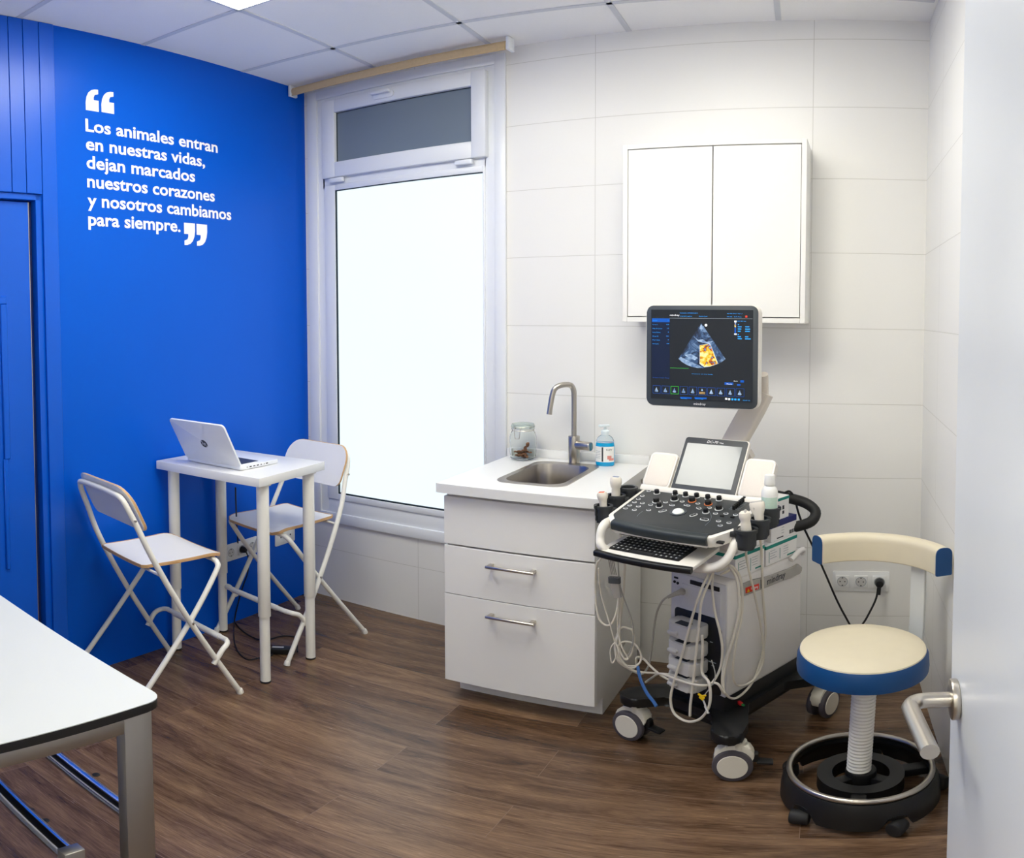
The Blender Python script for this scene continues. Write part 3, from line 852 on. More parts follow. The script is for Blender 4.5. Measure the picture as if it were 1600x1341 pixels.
fa = thing('faucet', 'brushed steel faucet with angled spout behind the sink', 'faucet', UM@T(.322, .583, WZ))
b = B('steel'); b.cyl((0, 0, 0), (0, 0, .114), .0245, seg=28, bev=.0015); b.done('body', fa)
b = B('steel'); b.tube([(0, 0, .11), (0, 0, .20), (0, 0, .285), (-.003, -.003, .312), (-.012, -.010, .328), (-.03, -.024, .331), (-.05, -.042, .327), (-.064, -.054, .316), (-.072, -.06, .295), (-.078, -.066, .255), (-.083, -.071, .21)], .0115, seg=18, smooth=4); b.done('spout', fa)
b = B('steel'); b.cyl((.015, -.006, .078), (.084, -.030, .078), .0185, seg=24, bev=.0015); lev = b.done('mixer_handle', fa)
b = B('steel'); b.cyl((.03, -.0105, .078), (.032, -.0112, .078), .0192, seg=24); b.done('collar', lev)

JM = UM@T(.094, .572, WZ)
ja = thing('glass_jar', 'clear glass clip-top jar with bark pieces, left of the faucet', 'jar', JM)
b = B('jar_glass'); b.lathe([(0, .003), (.045, .003), (.054, .009), (.057, .03), (.057, .10), (.053, .118), (.046, .126), (.046, .134), (.043, .134), (.043, .126), (.050, .116), (.054, .098), (.054, .03), (.051, .012), (.043, .007), (0, .007)], 36); b.done('glass_body', ja)
b = B('jar_lid'); b.lathe([(0, .137), (.047, .137), (.050, .142), (.050, .15), (.047, .156), (.03, .160), (0, .161)], 36); lid = b.done('lid', ja)
b = B('clip_clear'); b.lathe([(.0465, .134), (.0505, .134), (.0505, .1375), (.0465, .1375)], 36); b.done('seal_ring', lid)
b = B('steel')
b.tube([(.0485*math.cos(a), .0485*math.sin(a), .129) for a in [2*PI*i/40 for i in range(40)]], .0016, seg=6, closed=True)
b.tube([(.0515*math.cos(a), .0515*math.sin(a), .145) for a in [2*PI*i/40 for i in range(40)]], .0011, seg=6, closed=True)
for x in (-.014, .014): b.tube([(x, -.050, .145), (x, -.058, .139), (x*.9, -.060, .128), (x*.8, -.061, .11), (x*.6, -.061, .098)], .0016, seg=6, smooth=3)
b.tube([(-.0084, -.061, .098), (.0084, -.061, .098)], .0011, seg=6); b.done('wire_clip', ja)
random.seed(4)
for k, (x, y, z, rz, ry, ln) in enumerate(((-.008, .004, .0135, 20, 4, .06), (.012, -.008, .014, -35, -3, .055), (0, -.016, .023, 8, -6, .06), (-.012, .014, .024, 60, 5, .05), (.014, .010, .0335, -15, 6, .05), (-.018, -.006, .034, 12, -10, .045), (.016, -.006, .054, -20, -58, .055))):
    b = B('bark_brown'); n = 8
    pts = [(-ln/2+ln*i/n, .0025*math.sin(i*1.3+k), .002*math.cos(i*1.7+k)) for i in range(n+1)]
    b.tube([(q*.85, w2, z2) for q, w2, z2 in pts], lambda u: .9+.12*math.sin(9*u+k), seg=8, sec=[(.0075, -.002), (.0075, .001), (.004, .0038), (-.004, .0038), (-.0075, .001), (-.0075, -.002), (0, -.0036)], smooth=2)
    o = b.done('bark_piece', place=JM@T(x, y, z)@RZ(rz)@RY(ry))
    lab = 'short brown bark piece lying in the clip-top glass jar' if k < 6 else 'brown bark stick standing upright in the clip-top glass jar'
    tag(o, lab, 'bark', 'bark pieces in the glass jar' if k < 6 else None)

SM = UM@T(.462, .570, WZ)@RZ(8)
so = thing('soap_bottle', 'pump bottle of bright blue soap right of the faucet', 'soap bottle', SM)
def oval(rx, ry): return lambda p: None
b = B('soap_blue'); b.lathe([(0, .0), (.034, .0), (.0385, .004), (.039, .02), (.039, .085), (.037, .097), (0, .0975)], 32, S(1, .68, 1)); b.done('soap_fill', so)
b = B('clear_plastic'); b.lathe([(.0372, .0972), (.0365, .105), (.03, .118), (.02, .126), (.016, .128), (.016, .134), (0, .134)], 32, S(1, .72, 1)); b.done('bottle_shoulder', so)
b = B('pump_white'); b.lathe([(0, .128), (.0165, .128), (.017, .13), (.017, .145), (.012, .149), (.006, .150), (.006, .163), (0, .163)], 24); b.box((-.006, -.006, .167), (.046, .016, .010), .004, 2, RZ(25)); b.done('pump_head', so)
b = B('bottle_white', 'print_dark', 'print_skin', 'print_grey')
def arc_label(b, m, a0, a1, z0, z1, off):
    b.use(m)
    def fn(u, v):
        a = R(a0+(a1-a0)*u); r = .0394+off
        return (r*math.cos(a), r*.68*math.sin(a)*1.01, z0+(z1-z0)*v)
    b.grid(fn, 14, 1, .0003)
arc_label(b, 'bottle_white', 196, 344, .018, .082, 0)
arc_label(b, 'print_dark', 256, 266, .02, .08, .0006)
for i in range(5): arc_label(b, 'print_grey', 205, 248, .062-.007*i, .0635-.007*i, .0006)
arc_label(b, 'print_skin', 290, 318, .03, .045, .0006); arc_label(b, 'print_skin', 300, 338, .024, .034, .0006)
b.use('print_dark').text('KLIPY', .0085, T(.010, -.0272, .066)@RZ(12), width=.024, depth=.0003)
b.done('label', so)

# ================================================================ WALL CABINET
KM = T(-.583, YB, 1.505)
kc = thing('wall_cabinet', 'white two-door wall cabinet hung on the tiled wall', 'cabinet', KM)
hw, hz, dp = .353, .70, .20
b = B('white_lacquer')
b.bx(-hw, -hw+.019, -dp, 0, 0, hz, .001, 1); b.bx(hw-.019, hw, -dp, 0, 0, hz, .001, 1)
b.bx(-hw+.019, hw-.019, -dp, 0, 0, .019, .001, 1); b.bx(-hw+.019, hw-.019, -dp, 0, hz-.019, hz, .001, 1)
b.bx(-hw+.019, hw-.019, -.012, -.002, .019, hz-.019); b.done('carcass', kc)
for s_ in (-1, 1):
    b = B('white_lacquer'); x0, x1 = (-hw+.021, -.0022) if s_ < 0 else (.0022, hw-.021)
    b.bx(x0, x1, -dp+.002, -dp+.02, .0225, hz-.0225, .001, 1); b.done('door', kc)

# ================================================================ ULTRASOUND MACHINE
CART = T(-.437, 2.509, 0)@RZ(-27.4); CI = CART.inverted()
CON = CI@T(-.58, 2.33, .905)@RZ(-14)@RX(11)
KEY = CI@T(-.632, 2.18, .795)@RZ(-14)@RX(4)
MON = CI@T(-.555, 2.50, 1.39)@RZ(-5.5)
TOU = CON@T(.02, .12, .01)@RX(-46)
us = thing('ultrasound_machine', 'wheeled ultrasound machine with monitor and control console beside the sink cabinet', 'ultrasound machine', CART)

# base and casters
b = B('black_plastic')
base = [(-.25, -.285), (-.215, -.325), (-.16, -.315), (-.095, -.215), (.095, -.215), (.16, -.315), (.215, -.325), (.25, -.285), (.215, -.20), (.135, -.09), (.135, .12), (.215, .225), (.24, .275), (.215, .315), (.155, .31), (.10, .25), (-.10, .25), (-.155, .31), (-.215, .315), (-.24, .275), (-.215, .225), (-.135, .12), (-.135, -.09), (-.215, -.20)]
b.prism(round_poly(base, .03), .158, .194, .009)
b.bx(-.115, .115, -.19, .245, .118, .26, .012); b.done('base', us)
def caster(x, y, ang, brake):
    c = Vector((x, y, 0)); M = T(x, y, 0)@RZ(ang+27.4)         # wheel axis along local x, world angle ang
    b = B('caster_cream')
    b.cyl((-.0, .018, .085), (-.0, .018, .15), .024, seg=20, M=M)
    b.prism(round_poly([(-.058, .058), (-.055, .108), (-.015, .142), (.045, .138), (.066, .10), (.05, .058)], .02), -.0215, .0215, .006, M=M@RZ(90)@RX(90)); h = b.done('caster', us)
    for s_ in (-1, 1):
        b = B('caster_grey'); P0 = (s_*.014, 0, .0615); P1 = (s_*.036, 0, .0615)
        b.cyl(P0, P1, .0615, seg=36, bev=.006, M=M); wl = b.done('wheel', h)
        b = B('caster_cream'); b.cyl((s_*.034, 0, .0615), (s_*.0385, 0, .0615), .0475, .045, seg=36, M=M); b.done('wheel_cover', h)
    if brake:
        b = B('black_plastic'); b.box((0, .088, .075), (.034, .050, .009), .003, 2, M@RX(-6)); b.box((0, .058, .085), (.026, .036, .034), .005, 2, M); b.done('brake_pedal', h)
caster(-.205, -.272, -109, True); caster(.205, -.262, -82, True); caster(.202, .268, -27, False); caster(-.202, .268, -150, False)

# body
b = B('machine_white'); b.bx(-.119, .119, -.185, .25, .245, .676, .016, 3); b.done('body', us)
b = B('machine_front'); b.bx(-.115, .115, -.188, -.18, .25, .668, .006); b.done('front_fascia', us)
b = B('machine_front'); b.bx(-.066, .096, -.1905, -.186, .553, .635, .002); b.done('drive_cover', us)
b = B('black_plastic'); b.bx(-.03, .03, -.1915, -.187, .641, .656, .001); b.bx(.034, .09, -.1915, -.187, .641, .656, .001); b.done('display_strip', us)
b = B('black_plastic'); b.prism(round_poly([(-.095, .255), (.10, .255), (.10, .50), (.075, .542), (-.095, .542)], [.01, .01, .012, .012, .015]), .184, .1905, .001, M=RX(90)); b.done('connector_bay', us)
for k, (x, z, wd) in enumerate(((.055, .45, .012), (.05, .375, .03), (.062, .362, .012), (.062, .29, .01))):
    b = B('print_grey'); b.bx(x, x+wd, -.1913, -.1904, z, z+.003); b.done('marking', us)
for x, z, r_ in ((-.098, .632, .005), (-.084, .630, .005), (-.096, .592, .006), (-.083, .589, .006)):
    b = B('black_plastic' if z > .6 else 'connector_grey'); b.cyl((x, -.187, z), (x, -.1905, z), r_, seg=16); b.done('jack', us)
b = B('black_plastic'); b.bx(-.1, -.083, -.19, -.186, .645, .651); b.done('port', us)
# grey side rail with the maker's name and the warning sticker
rail = [(0.128, -0.119, 0.611), (0.128, -0.121, 0.655), (0.128, -0.059, 0.655), (0.128, 0.017, 0.644), (0.128, 0.177, 0.635), (0.128, 0.21, 0.639), (0.128, 0.236, 0.618), (0.128, 0.23, 0.602), (0.128, 0.215, 0.598), (0.128, 0.014, 0.606)]
b = B('machine_grey'); b.prism(round_poly([(p[1], p[2]) for p in rail], .006, 3), .117, .128, .002, M=Matrix(((0, 0, 1, 0), (1, 0, 0, 0), (0, 1, 0, 0), (0, 0, 0, 1)))); ra = b.done('side_rail', us)
SIDE = Matrix(((0, -1, 0, 0), (1, 0, 0, 0), (0, 0, 1, 0), (0, 0, 0, 1)))       # text plane XZ facing -Y -> facing +x of the cart
nm = [(0.129, 0.016, 0.615), (0.129, 0.124, 0.613)]
sl = math.degrees(math.atan2(nm[1][2]-nm[0][2], nm[1][1]-nm[0][1]))
b = B('print_dark'); b.text('mindray', .026, T(.1283, nm[0][1], nm[0][2])@SIDE@RY(-sl), width=math.hypot(nm[1][1]-nm[0][1], nm[1][2]-nm[0][2]), depth=.0006); b.done('lettering', ra)
st = [(0.129, -0.103, 0.619), (0.129, -0.105, 0.64), (0.129, -0.031, 0.634), (0.129, -0.031, 0.614)]
b = B('warning_red'); b.prism([(p[1], p[2]) for p in st], .1275, .1286, M=Matrix(((0, 0, 1, 0), (1, 0, 0, 0), (0, 1, 0, 0), (0, 0, 0, 1))))
c0 = Vector(st[0]); c1 = Vector(st[3]); c2 = Vector(st[1])
b.use('warning_yellow').poly3([c0.lerp(c1, .08)+(c2-c0)*.15+Vector((.0005, 0, 0)), c0.lerp(c1, .30)+(c2-c0)*.15+Vector((.0005, 0, 0)), c0.lerp(c1, .19)+(c2-c0)*.75+Vector((.0005, 0, 0))])
q0 = c0.lerp(c1, .38)+(c2-c0)*.3
b.use('vinyl_white').text('Warning', .010, T(.1288, q0.y, q0.z)@SIDE@RY(-math.degrees(math.atan2(c1.z-c0.z, c1.y-c0.y))), width=(c1-c0).length*.55, depth=.0003); b.done('warning_sticker', ra)
b = B('black_plastic'); dk = [(0.129, -0.02, 0.612), (0.129, -0.021, 0.645), (0.129, -0.008, 0.645), (0.129, -0.007, 0.612)]
b.prism([(p[1], p[2]) for p in dk], .1275, .1288, M=Matrix(((0, 0, 1, 0), (1, 0, 0, 0), (0, 1, 0, 0), (0, 0, 0, 1)))); b.done('dark_badge', ra)
b = B('machine_white'); b.tube([(.128, .16, .668), (.130, .20, .686), (.129, .235, .688), (.118, .25, .668)], .010, seg=10, smooth=4); b.done('rear_grip', us)

# columns and arms
b = B('console_cream'); b.prism(rrect(.09, .11, .02), .67, .80, .004, M=T(-.045, .02, 0)); b.tube([(-.045, .0, .78), (-.045, -.12, .845), (-.045, -.2, .865)], 1, sec=[(-.05, -.02), (.05, -.02), (.05, .02), (-.05, .02)]); b.done('console_column', us)
pc = CI@Vector((-.47, 2.61, 0))
b = B('console_cream'); b.cyl((pc.x, pc.y, .67), (pc.x, pc.y, .99), .036, seg=24, bev=.003); b.done('arm_column', us)
sec = [(x, y) for x, y in rrect(.086, .042, .010, 3)]
b = B('console_cream'); b.tube([CI@Vector(p) for p in ((-.50, 2.62, .985), (-.44, 2.62, 1.02), (-.395, 2.62, 1.045))], 1, sec=[(x*.8, y*.7) for x, y in sec], smooth=3, up=(0, 0, 1)); b.done('lower_arm', us)
b = B('console_cream'); b.tube([CI@Vector(p) for p in [(-0.511, 2.6, 0.962), (-0.454, 2.61, 1.089), (-0.394, 2.625, 1.203), (-0.364, 2.63, 1.267)]], 1, sec=sec, smooth=4, up=tuple(CI.to_3x3()@Vector((-.35, -.93, .1)))); ar = b.done('upper_arm', us)
b = B('console_cream'); b.tube([CI@Vector(p) for p in [(-0.36, 2.64, 1.216), (-0.357, 2.63, 1.282), (-0.357, 2.61, 1.329)]], .018, seg=14, smooth=2); b.done('arm_knuckle', us)
b = B('console_cream'); b.cyl(CI@Vector((-.38, 2.61, 1.30)), CI@Vector((-.48, 2.55, 1.36)), .022, seg=14); b.bx(-.07, .07, .045, .062, -.07, .07, .004, M=MON); b.done('monitor_bracket', us)

# monitor
mo = B('console_white'); mo.prism(rrect(.400, .348, .026, 6, .003, .003), -.040, .0, .005, M=MON@RX(90)); mo.prism(rrect(.32, .27, .03, 6, .003, .003), -.058, -.036, .008, M=MON@RX(90)); mon = mo.done('monitor', us)
b = B('bezel_grey'); b.prism(rrect(.393, .342, .023, 6, .003, .003), -.002, .005, .002, M=MON@RX(90)); bz = b.done('monitor_bezel', mon)
b = B('screen_black'); b.bx(-.177, .183, -.0065, -.004, -.145, .160, M=MON); scn = b.done('monitor_screen', us)
b = B('vinyl_white'); b.text('mindray', .0085, MON@T(.0, -.0052, -.1615), width=.042, depth=.0004, align='CENTER'); b.done('lettering', mon)
def ui_poly(b, pts, off=.0008):
    b.poly3([(x, -.0065-off, z) for x, z in pts][::1], MON)
def ui_rect(b, p, q, off=.0008):
    (x0, z0), (x1, z1) = p, q
    b.poly3([(x0, -.0065-off, z1), (x1, -.0065-off, z1), (x1, -.0065-off, z0), (x0, -.0065-off, z0)], MON)
def ui_frame(b, p, q, t=.0009, off=.0012):
    (x0, z0), (x1, z1) = p, q
    for a, c in (((x0, z0), (x1, z0-t)), ((x0, z1+t), (x1, z1)), ((x0, z0), (x0+t, z1)), ((x1-t, z0), (x1, z1))): ui_rect(b, a, c, off)
b = B('screen_side'); ui_poly(b, [(-0.1755, 0.1288), (-0.109, 0.1293), (-0.1079, -0.0731), (-0.1733, -0.073)], .0004); b.done('menu_panel', scn)
b = B('ui_blue', 'ui_deep', 'ui_white', 'ui_red', 'screen_black')
b.use('ui_deep'); ui_rect(b, *[(-0.1733, 0.1303), (-0.1086, 0.1176)])
b.use('print_grey'); ui_rect(b, *[(-0.109, 0.1308), (0.1815, 0.1319)])
b.use('ui_blue')
def label_at(b, s, p, wd, cap=.0032, off=.0014): b.text(s, cap, MON@T(p[0], -.0065-off, p[1]), width=wd, depth=0)
for s_, y in (('Color', 252), ('Invert', 288), ('Maps & Color', 324), ('Direction', 360), ('Dual B', 395), ('Persist', 431), ('Smooth', 466)):
    pass
for s_, p, wd in zip(('Color', 'Invert', 'Map & Color', 'Line Dens', 'Dual B', 'Persist', 'Smooth'), [(-0.1707, 0.1214), (-0.1707, 0.1073), (-0.1707, 0.0939), (-0.1707, 0.0809), (-0.1707, 0.0675), (-0.1707, 0.0545), (-0.1707, 0.0415)], (.018, .019, .036, .028, .021, .027, .022)): label_at(b, s_, p, wd)
for s_, p, wd in zip(('v', 'Off', '12', '4', 'On', '4', 'Off'), [(-0.1153, 0.1219), (-0.1208, 0.1079), (-0.1171, 0.0947), (-0.1149, 0.0819), (-0.1208, 0.0685), (-0.1149, 0.0558), (-0.119, 0.0428)], (.004, .010, .006, .003, .009, .003, .009)): label_at(b, s_, p, wd)
label_at(b, 'CLINICA VETERINARIA', [(-0.0717, 0.1471)][0], .064); label_at(b, '27.09.2019 10:07:13', [(-0.0717, 0.1362)][0], .043)
label_at(b, 'Adult Card', [(-0.004, 0.1366)][0], .029); label_at(b, 'AP 98% MI 0.7 TIS 1.1', [(0.0943, 0.1464)][0], .052); label_at(b, 'P4-2E   Soft Key', [(0.0943, 0.1359)][0], .050)
label_at(b, 'DC 50 Vet', [(0.1305, 0.1214)][0], .029)
for p, wd in zip([(0.1313, 0.113), (0.1313, 0.106), (0.1564, 0.1063), (0.1313, 0.0986), (0.1564, 0.0986), (0.1313, 0.0913), (0.1564, 0.0913), (0.1313, 0.0804), (0.1313, 0.0731), (0.1564, 0.0732), (0.1313, 0.0664), (0.1564, 0.0662)], (.004, .013, .014, .012, .017, .010, .016, .004, .011, .011, .014, .019)): ui_rect(b, p, (p[0]+wd, p[1]-.0028))
label_at(b, 'Distance of the body', [(-0.0277, -0.057)][0], .074, .002)
b.use('ui_deep'); label_at(b, 'Freeze Color Flow', [(-0.1689, -0.0747)][0], .060, .0032)
b.use('ui_white'); label_at(b, 'mindray', [(-0.1075, 0.1389)][0], .034, .0062)
b.use('ui_red'); ui_rect(b, *[(0.1568, 0.1415), (0.1634, 0.1353)])
b.done('menu_text', scn)
# echo picture
b = B('echo_image'); ui_poly(b, [(0.0041, 0.1159), (-0.0765, -0.0064), (-0.0635, -0.0168), (-0.0469, -0.026), (-0.0284, -0.0325), (-0.0062, -0.0359), (0.0141, -0.0355), (0.0344, -0.0314), (0.0566, -0.0242), (0.0769, -0.0135), (0.0899, -0.0032)], .0006); ech = b.done('echo_sector', scn)
b = B('echo_bright'); ui_poly(b, [(-0.0765, -0.0064), (-0.0635, -0.0168), (-0.0469, -0.026), (-0.0284, -0.0325), (-0.0062, -0.0359), (0.0141, -0.0355), (-0.0007, -0.0278), (-0.0173, -0.0213), (-0.0321, -0.0146), (-0.0506, -0.008), (-0.0672, 0.0001)], .0009); ui_poly(b, [(-0.0229, 0.0712), (-0.0062, 0.059), (0.0104, 0.0611), (0.0233, 0.0525), (0.0474, 0.0566), (0.0344, 0.0456), (0.0141, 0.0487), (-0.0062, 0.0536)], .0009); ui_poly(b, [(-0.0025, 0.095), (0.0104, 0.0952), (0.0078, 0.1059), (0.0041, 0.113), (0.0004, 0.1058)], .0009); ui_poly(b, [(-0.0543, 0.0071), (-0.0321, 0.0114), (-0.0062, -0.0021), (-0.0173, -0.0097), (-0.0395, -0.0033)], .0009); b.done('echo_tissue', scn)
b = B('flow_image'); ui_poly(b, [(-0.0003, 0.0411), (0.0355, 0.0463), (0.064, -0.0193), (0.0363, -0.0292), (0.0167, -0.0314), (0.0004, -0.0217)], .0011); b.done('colour_flow', scn)
fp = [(-0.0003, 0.0411), (0.0355, 0.0463), (0.064, -0.0193), (0.0363, -0.0292), (0.0167, -0.0314), (0.0004, -0.0217)]
b = B('ui_white'); b.tube([MON@Vector((x, -.0079, z)) for x, z in fp], .0005, seg=4, closed=True); b.done('flow_box', scn); b = B('ui_white'); b.cyl((.0208, -.0065, .1085), (.0208, -.0078, .1085), .0045, seg=14, M=MON); b.done('orientation_mark', scn)
b = B('ui_white', 'flow_image', 'ui_deep'); ui_rect(b, *[(0.1191, 0.1248), (0.1268, 0.1193)]); ui_rect(b, *[(0.1191, 0.082), (0.1279, 0.0779)]); b.use('flow_image'); ui_rect(b, *[(0.1202, 0.1185), (0.1253, 0.1031)]); b.use('ui_deep'); ui_rect(b, *[(0.1202, 0.1024), (0.1253, 0.0828)]); b.done('colour_bar', scn)
b = B('ui_green'); ui_rect(b, *[(-0.106, -0.0386), (-0.0395, -0.0376)]); b.done('trace_line', scn)
for k in range(10):
    x0 = [(-0.1689, -0.0992)][0][0]+k*.03285; p, q = (x0, -.1003), (x0+.0285, -.1275)
    b = B('ui_green' if k == 2 else 'ui_deep', 'echo_bright', 'ui_sand'); ui_frame(b, p, q, .0013 if k == 2 else .0008)
    if k == 5:
        b.use('ui_sand'); ui_rect(b, (x0+.003, -.117), (x0+.024, -.119)); ui_rect(b, (x0+.003, -.121), (x0+.024, -.123))
    b.use('echo_bright'); cx = x0+.0135
    ui_poly(b, [(cx, -.106), (cx-.006, -.118), (cx-.007, -.121), (cx+.003, -.1225), (cx+.0065, -.1195), (cx+.002, -.113)] if k != 5 else [(cx, -.105), (cx-.004, -.113), (cx+.004, -.113)])
    b.done('thumbnail', scn)
b = B('ui_deep', 'ui_white', 'ui_blue'); ui_rect(b, *[(0.0873, -0.0809), (0.1176, -0.0893)]); ui_rect(b, *[(0.1416, -0.0724), (0.1542, -0.0798)]); ui_rect(b, *[(0.1305, -0.0852), (0.1423, -0.0909)]); ui_rect(b, *[(-0.0691, -0.1361), (-0.0277, -0.1415)]); ui_rect(b, *[(-0.0173, -0.1347), (0.0255, -0.1404)])
b.use('ui_white'); label_at(b, 'Pause', [(0.0954, -0.0876)][0], .018); label_at(b, 'Save', [(0.1194, -0.0773)][0], .013)
b.use('ui_blue'); label_at(b, 'Review', [(-0.0654, -0.1424)][0], .022, .0028, .002); label_at(b, 'Next Image', [(-0.0144, -0.1414)][0], .028, .0028, .002); label_at(b, '10:07:13', [(0.1516, -0.1406)][0], .023)
for k, p in enumerate([(0.0936, -0.1363), (0.1039, -0.1371), (0.115, -0.1372), (0.1253, -0.1373), (0.1368, -0.1373)]): b.use('ui_white' if k < 2 else 'ui_blue'); ui_rect(b, (p[0]-.0035, p[1]+.003), (p[0]+.0035, p[1]-.003))
b.done('screen_button', scn)

# console
b = B('console_white')
out = round_poly([(-.203, .134), (.226, .128), (.240, -.075), (.185, -.160), (-.165, -.158), (-.200, -.112)], [.025, .02, .05, .03, .03, .03], 5)
b.prism(out, -.036, .0, .007, M=CON); con = b.done('console', us)
b = B('panel_grey'); b.prism(round_poly([(-.192, .122), (.214, .116), (.228, -.070), (.172, -.150), (-.150, -.148), (-.187, -.105)], [.02, .015, .05, .03, .03, .03], 5), -.002, .0012, .0006, M=CON); pan = b.done('control_panel', con)
b = B('palm_grey'); b.tube([CON@Vector(p) for p in ((-.158, -.146, -.011), (-.06, -.156, -.011), (.06, -.158, -.011), (.172, -.154, -.011))], 1, sec=rrect(.036, .034, .012, 4), smooth=4, up=tuple((CON.to_3x3()@Vector((0, 0, 1))))); b.done('palm_rest', con)
b = B('black_plastic'); b.bx(-.145, .165, -.145, -.03, -.048, -.03, .004, M=CON); b.done('console_underside', con)
b = B('black_plastic'); b.bx(.195, .217, -.1415, -.128, -.022, -.016, .001, M=CON@T(0, -.008, 0)); b.done('usb_port', con)
b = B('ball_white'); bx_, by_ = [(0.006, -0.024, 0)][0][:2]
b.sphere((bx_, by_, -.002), .021, (1, 1, .75), CON); tbk = b.done('trackball', con)
b = B('bezel_grey'); b.ringprism([(bx_+.028*math.cos(2*PI*i/32), by_+.028*math.sin(2*PI*i/32)) for i in range(32)], [(bx_+.0205*math.cos(2*PI*i/32), by_+.0205*math.sin(2*PI*i/32)) for i in range(32)], 0, .004, CON); b.done('trackball_ring', con)
knobs = [(-0.136, 0.091, 0), (-0.071, 0.101, 0), (-0.031, 0.1, 0), (0.009, 0.102, 0), (0.05, 0.101, 0), (0.091, 0.101, 0), (-0.102, 0.027, 0), (-0.052, 0.06, 0), (0.009, 0.068, 0), (0.071, 0.06, 0), (-0.074, -0.004, 0), (0.092, -0.001, 0), (0.121, 0.034, 0)]
big = {6, 7, 8, 9, 12}
for k, (x, y, z) in enumerate(knobs):
    r_ = .0115 if k in big else .0092
    b = B('black_plastic', 'knob_orange' if k in (8, 9) else 'key_ring')
    b.use('black_plastic').cyl((x, y, .001), (x, y, .016), r_, r_*.88, seg=20, bev=.0012, M=CON)
    b.use('knob_orange' if k in (8, 9) else 'key_ring').cyl((x, y, .001), (x, y, .0035), r_+.0022, seg=24, M=CON); b.done('knob', con)
btns = [(-0.173, 0.1, 0), (-0.173, 0.056, 0), (-0.172, 0.028, 0), (-0.171, 0.001, 0), (-0.141, 0.002, 0), (-0.172, -0.027, 0), (-0.14, -0.025, 0), (-0.172, -0.053, 0), (-0.138, -0.054, 0), (-0.108, -0.001, 0), (-0.093, -0.04, 0), (-0.071, 0.033, 0), (-0.021, 0.055, 0), (0.036, 0.055, 0), (0.087, 0.035, 0), (0.125, 0, 0), (0.157, 0.008, 0), (0.19, 0.007, 0), (0.158, -0.049, 0), (0.194, -0.051, 0), (0.176, -0.076, 0)]
def btn(b, x, y, w_, h_, rot=0):
    M = CON@T(x, y, 0)@RZ(rot)
    b.use('key_ring').prism(rrect(w_, h_, min(w_, h_)*.49, 5), .001, .003, .0008, M=M)
    b.use('key_black').prism(rrect(w_-.0055, h_-.0055, min(w_-.0055, h_-.0055)*.49, 5), .001, .0036, M=M)
    b.use('print_grey').bx(-.002, .002, -.0006, .0006, .0035, .0038, M=M)
for x, y, z in btns:
    b = B('key_ring'); btn(b, x, y, .016, .0125); b.done('button', con)
for (x, y, z), (w_, h_, rot) in zip([(-0.039, 0.018, 0), (0.009, 0.031, 0), (0.056, 0.022, 0), (-0.046, -0.032, 0), (0.064, -0.031, 0), (0.111, -0.05, 0)], ((.020, .011, 0), (.024, .0105, -8), (.021, .012, -28), (.028, .013, 48), (.028, .014, 62), (.030, .016, -4))):
    b = B('key_ring'); btn(b, x, y, w_, h_, rot); b.done('button', con)
for x, y, z in [(0.154, -0.014, 0), (0.189, -0.013, 0)]:
    b = B('key_black'); b.box((x, y, .004), (.013, .009, .006), .0015, 2, CON); b.done('toggle', con)
sl_ = [(0.168, 0.045, 0), (0.173, 0.118, 0)]
for k in range(8):
    p = Vector(sl_[0]).lerp(Vector(sl_[1]), k/7)
    b = B('black_plastic', 'print_grey'); b.box((p.x, p.y, .008), (.010, .007, .016), .002, 2, CON@T(0, 0, 0)); b.use('print_grey').bx(p.x-.018, p.x+.018, p.y-.0005, p.y+.0005, .0012, .0016, M=CON); b.done('slider', con)
arc = [(-0.107, -0.054, 0.002), (-0.107, -0.075, 0.002), (-0.103, -0.096, 0.002)]; arc2 = [(0.105, 0.001, 0.002), (0.12, -0.021, 0.002), (0.13, -0.048, 0.002), (0.132, -0.072, 0.002), (0.132, -0.089, 0.002)]
b = B('print_grey'); b.tube([CON@Vector(p) for p in arc], .0005, seg=4, smooth=4); b.done('panel_line', con)
b = B('print_grey'); b.tube([CON@Vector(p) for p in arc2], .0005, seg=4, smooth=4); b.done('panel_line', con)

# touch screen with the two speakers
b = B('console_white'); b.prism(rrect(.245, .214, .012, 4, -.001, .1), -.020, -.001, .004, M=TOU@RX(90)); b.bx(-.235, .235, -.004, .022, -.016, .006, .004, M=TOU); tou = b.done('touch_screen', us)
b = B('dark_grey'); b.prism(rrect(.236, .204, .010, 4, -.001, .101), -.002, .0016, .001, M=TOU@RX(90)); b.done('touch_bezel', tou)
b = B('touch_glass'); b.bx(-.107, .1, -.0024, -.0012, .022, .180, M=TOU); b.done('touch_glass', tou)
b = B('vinyl_white'); b.text('DC-70', .0095, TOU@T(-.035, -.0018, .1865), width=.042, offset=.01, depth=.0003, shear=.2); b.text('Vet', .006, TOU@T(.012, -.0018, .1865), width=.016, offset=.005, depth=.0003); b.done('lettering', tou)
for x0, x1, z1 in ((-.232, -.127, .132), (.127, .232, .142)):
    b = B('console_white'); b.prism(rrect(x1-x0, z1, .014, 5, (x0+x1)/2, z1/2), -.028, .003, .004, M=TOU@RX(90)); sp = b.done('speaker', us)
    b = B('speaker_cream'); b.prism(rrect(x1-x0-.012, z1-.014, .010, 5, (x0+x1)/2, z1/2), .0025, .0042, .0008, M=TOU@RX(90)); b.done('speaker_grille', sp)

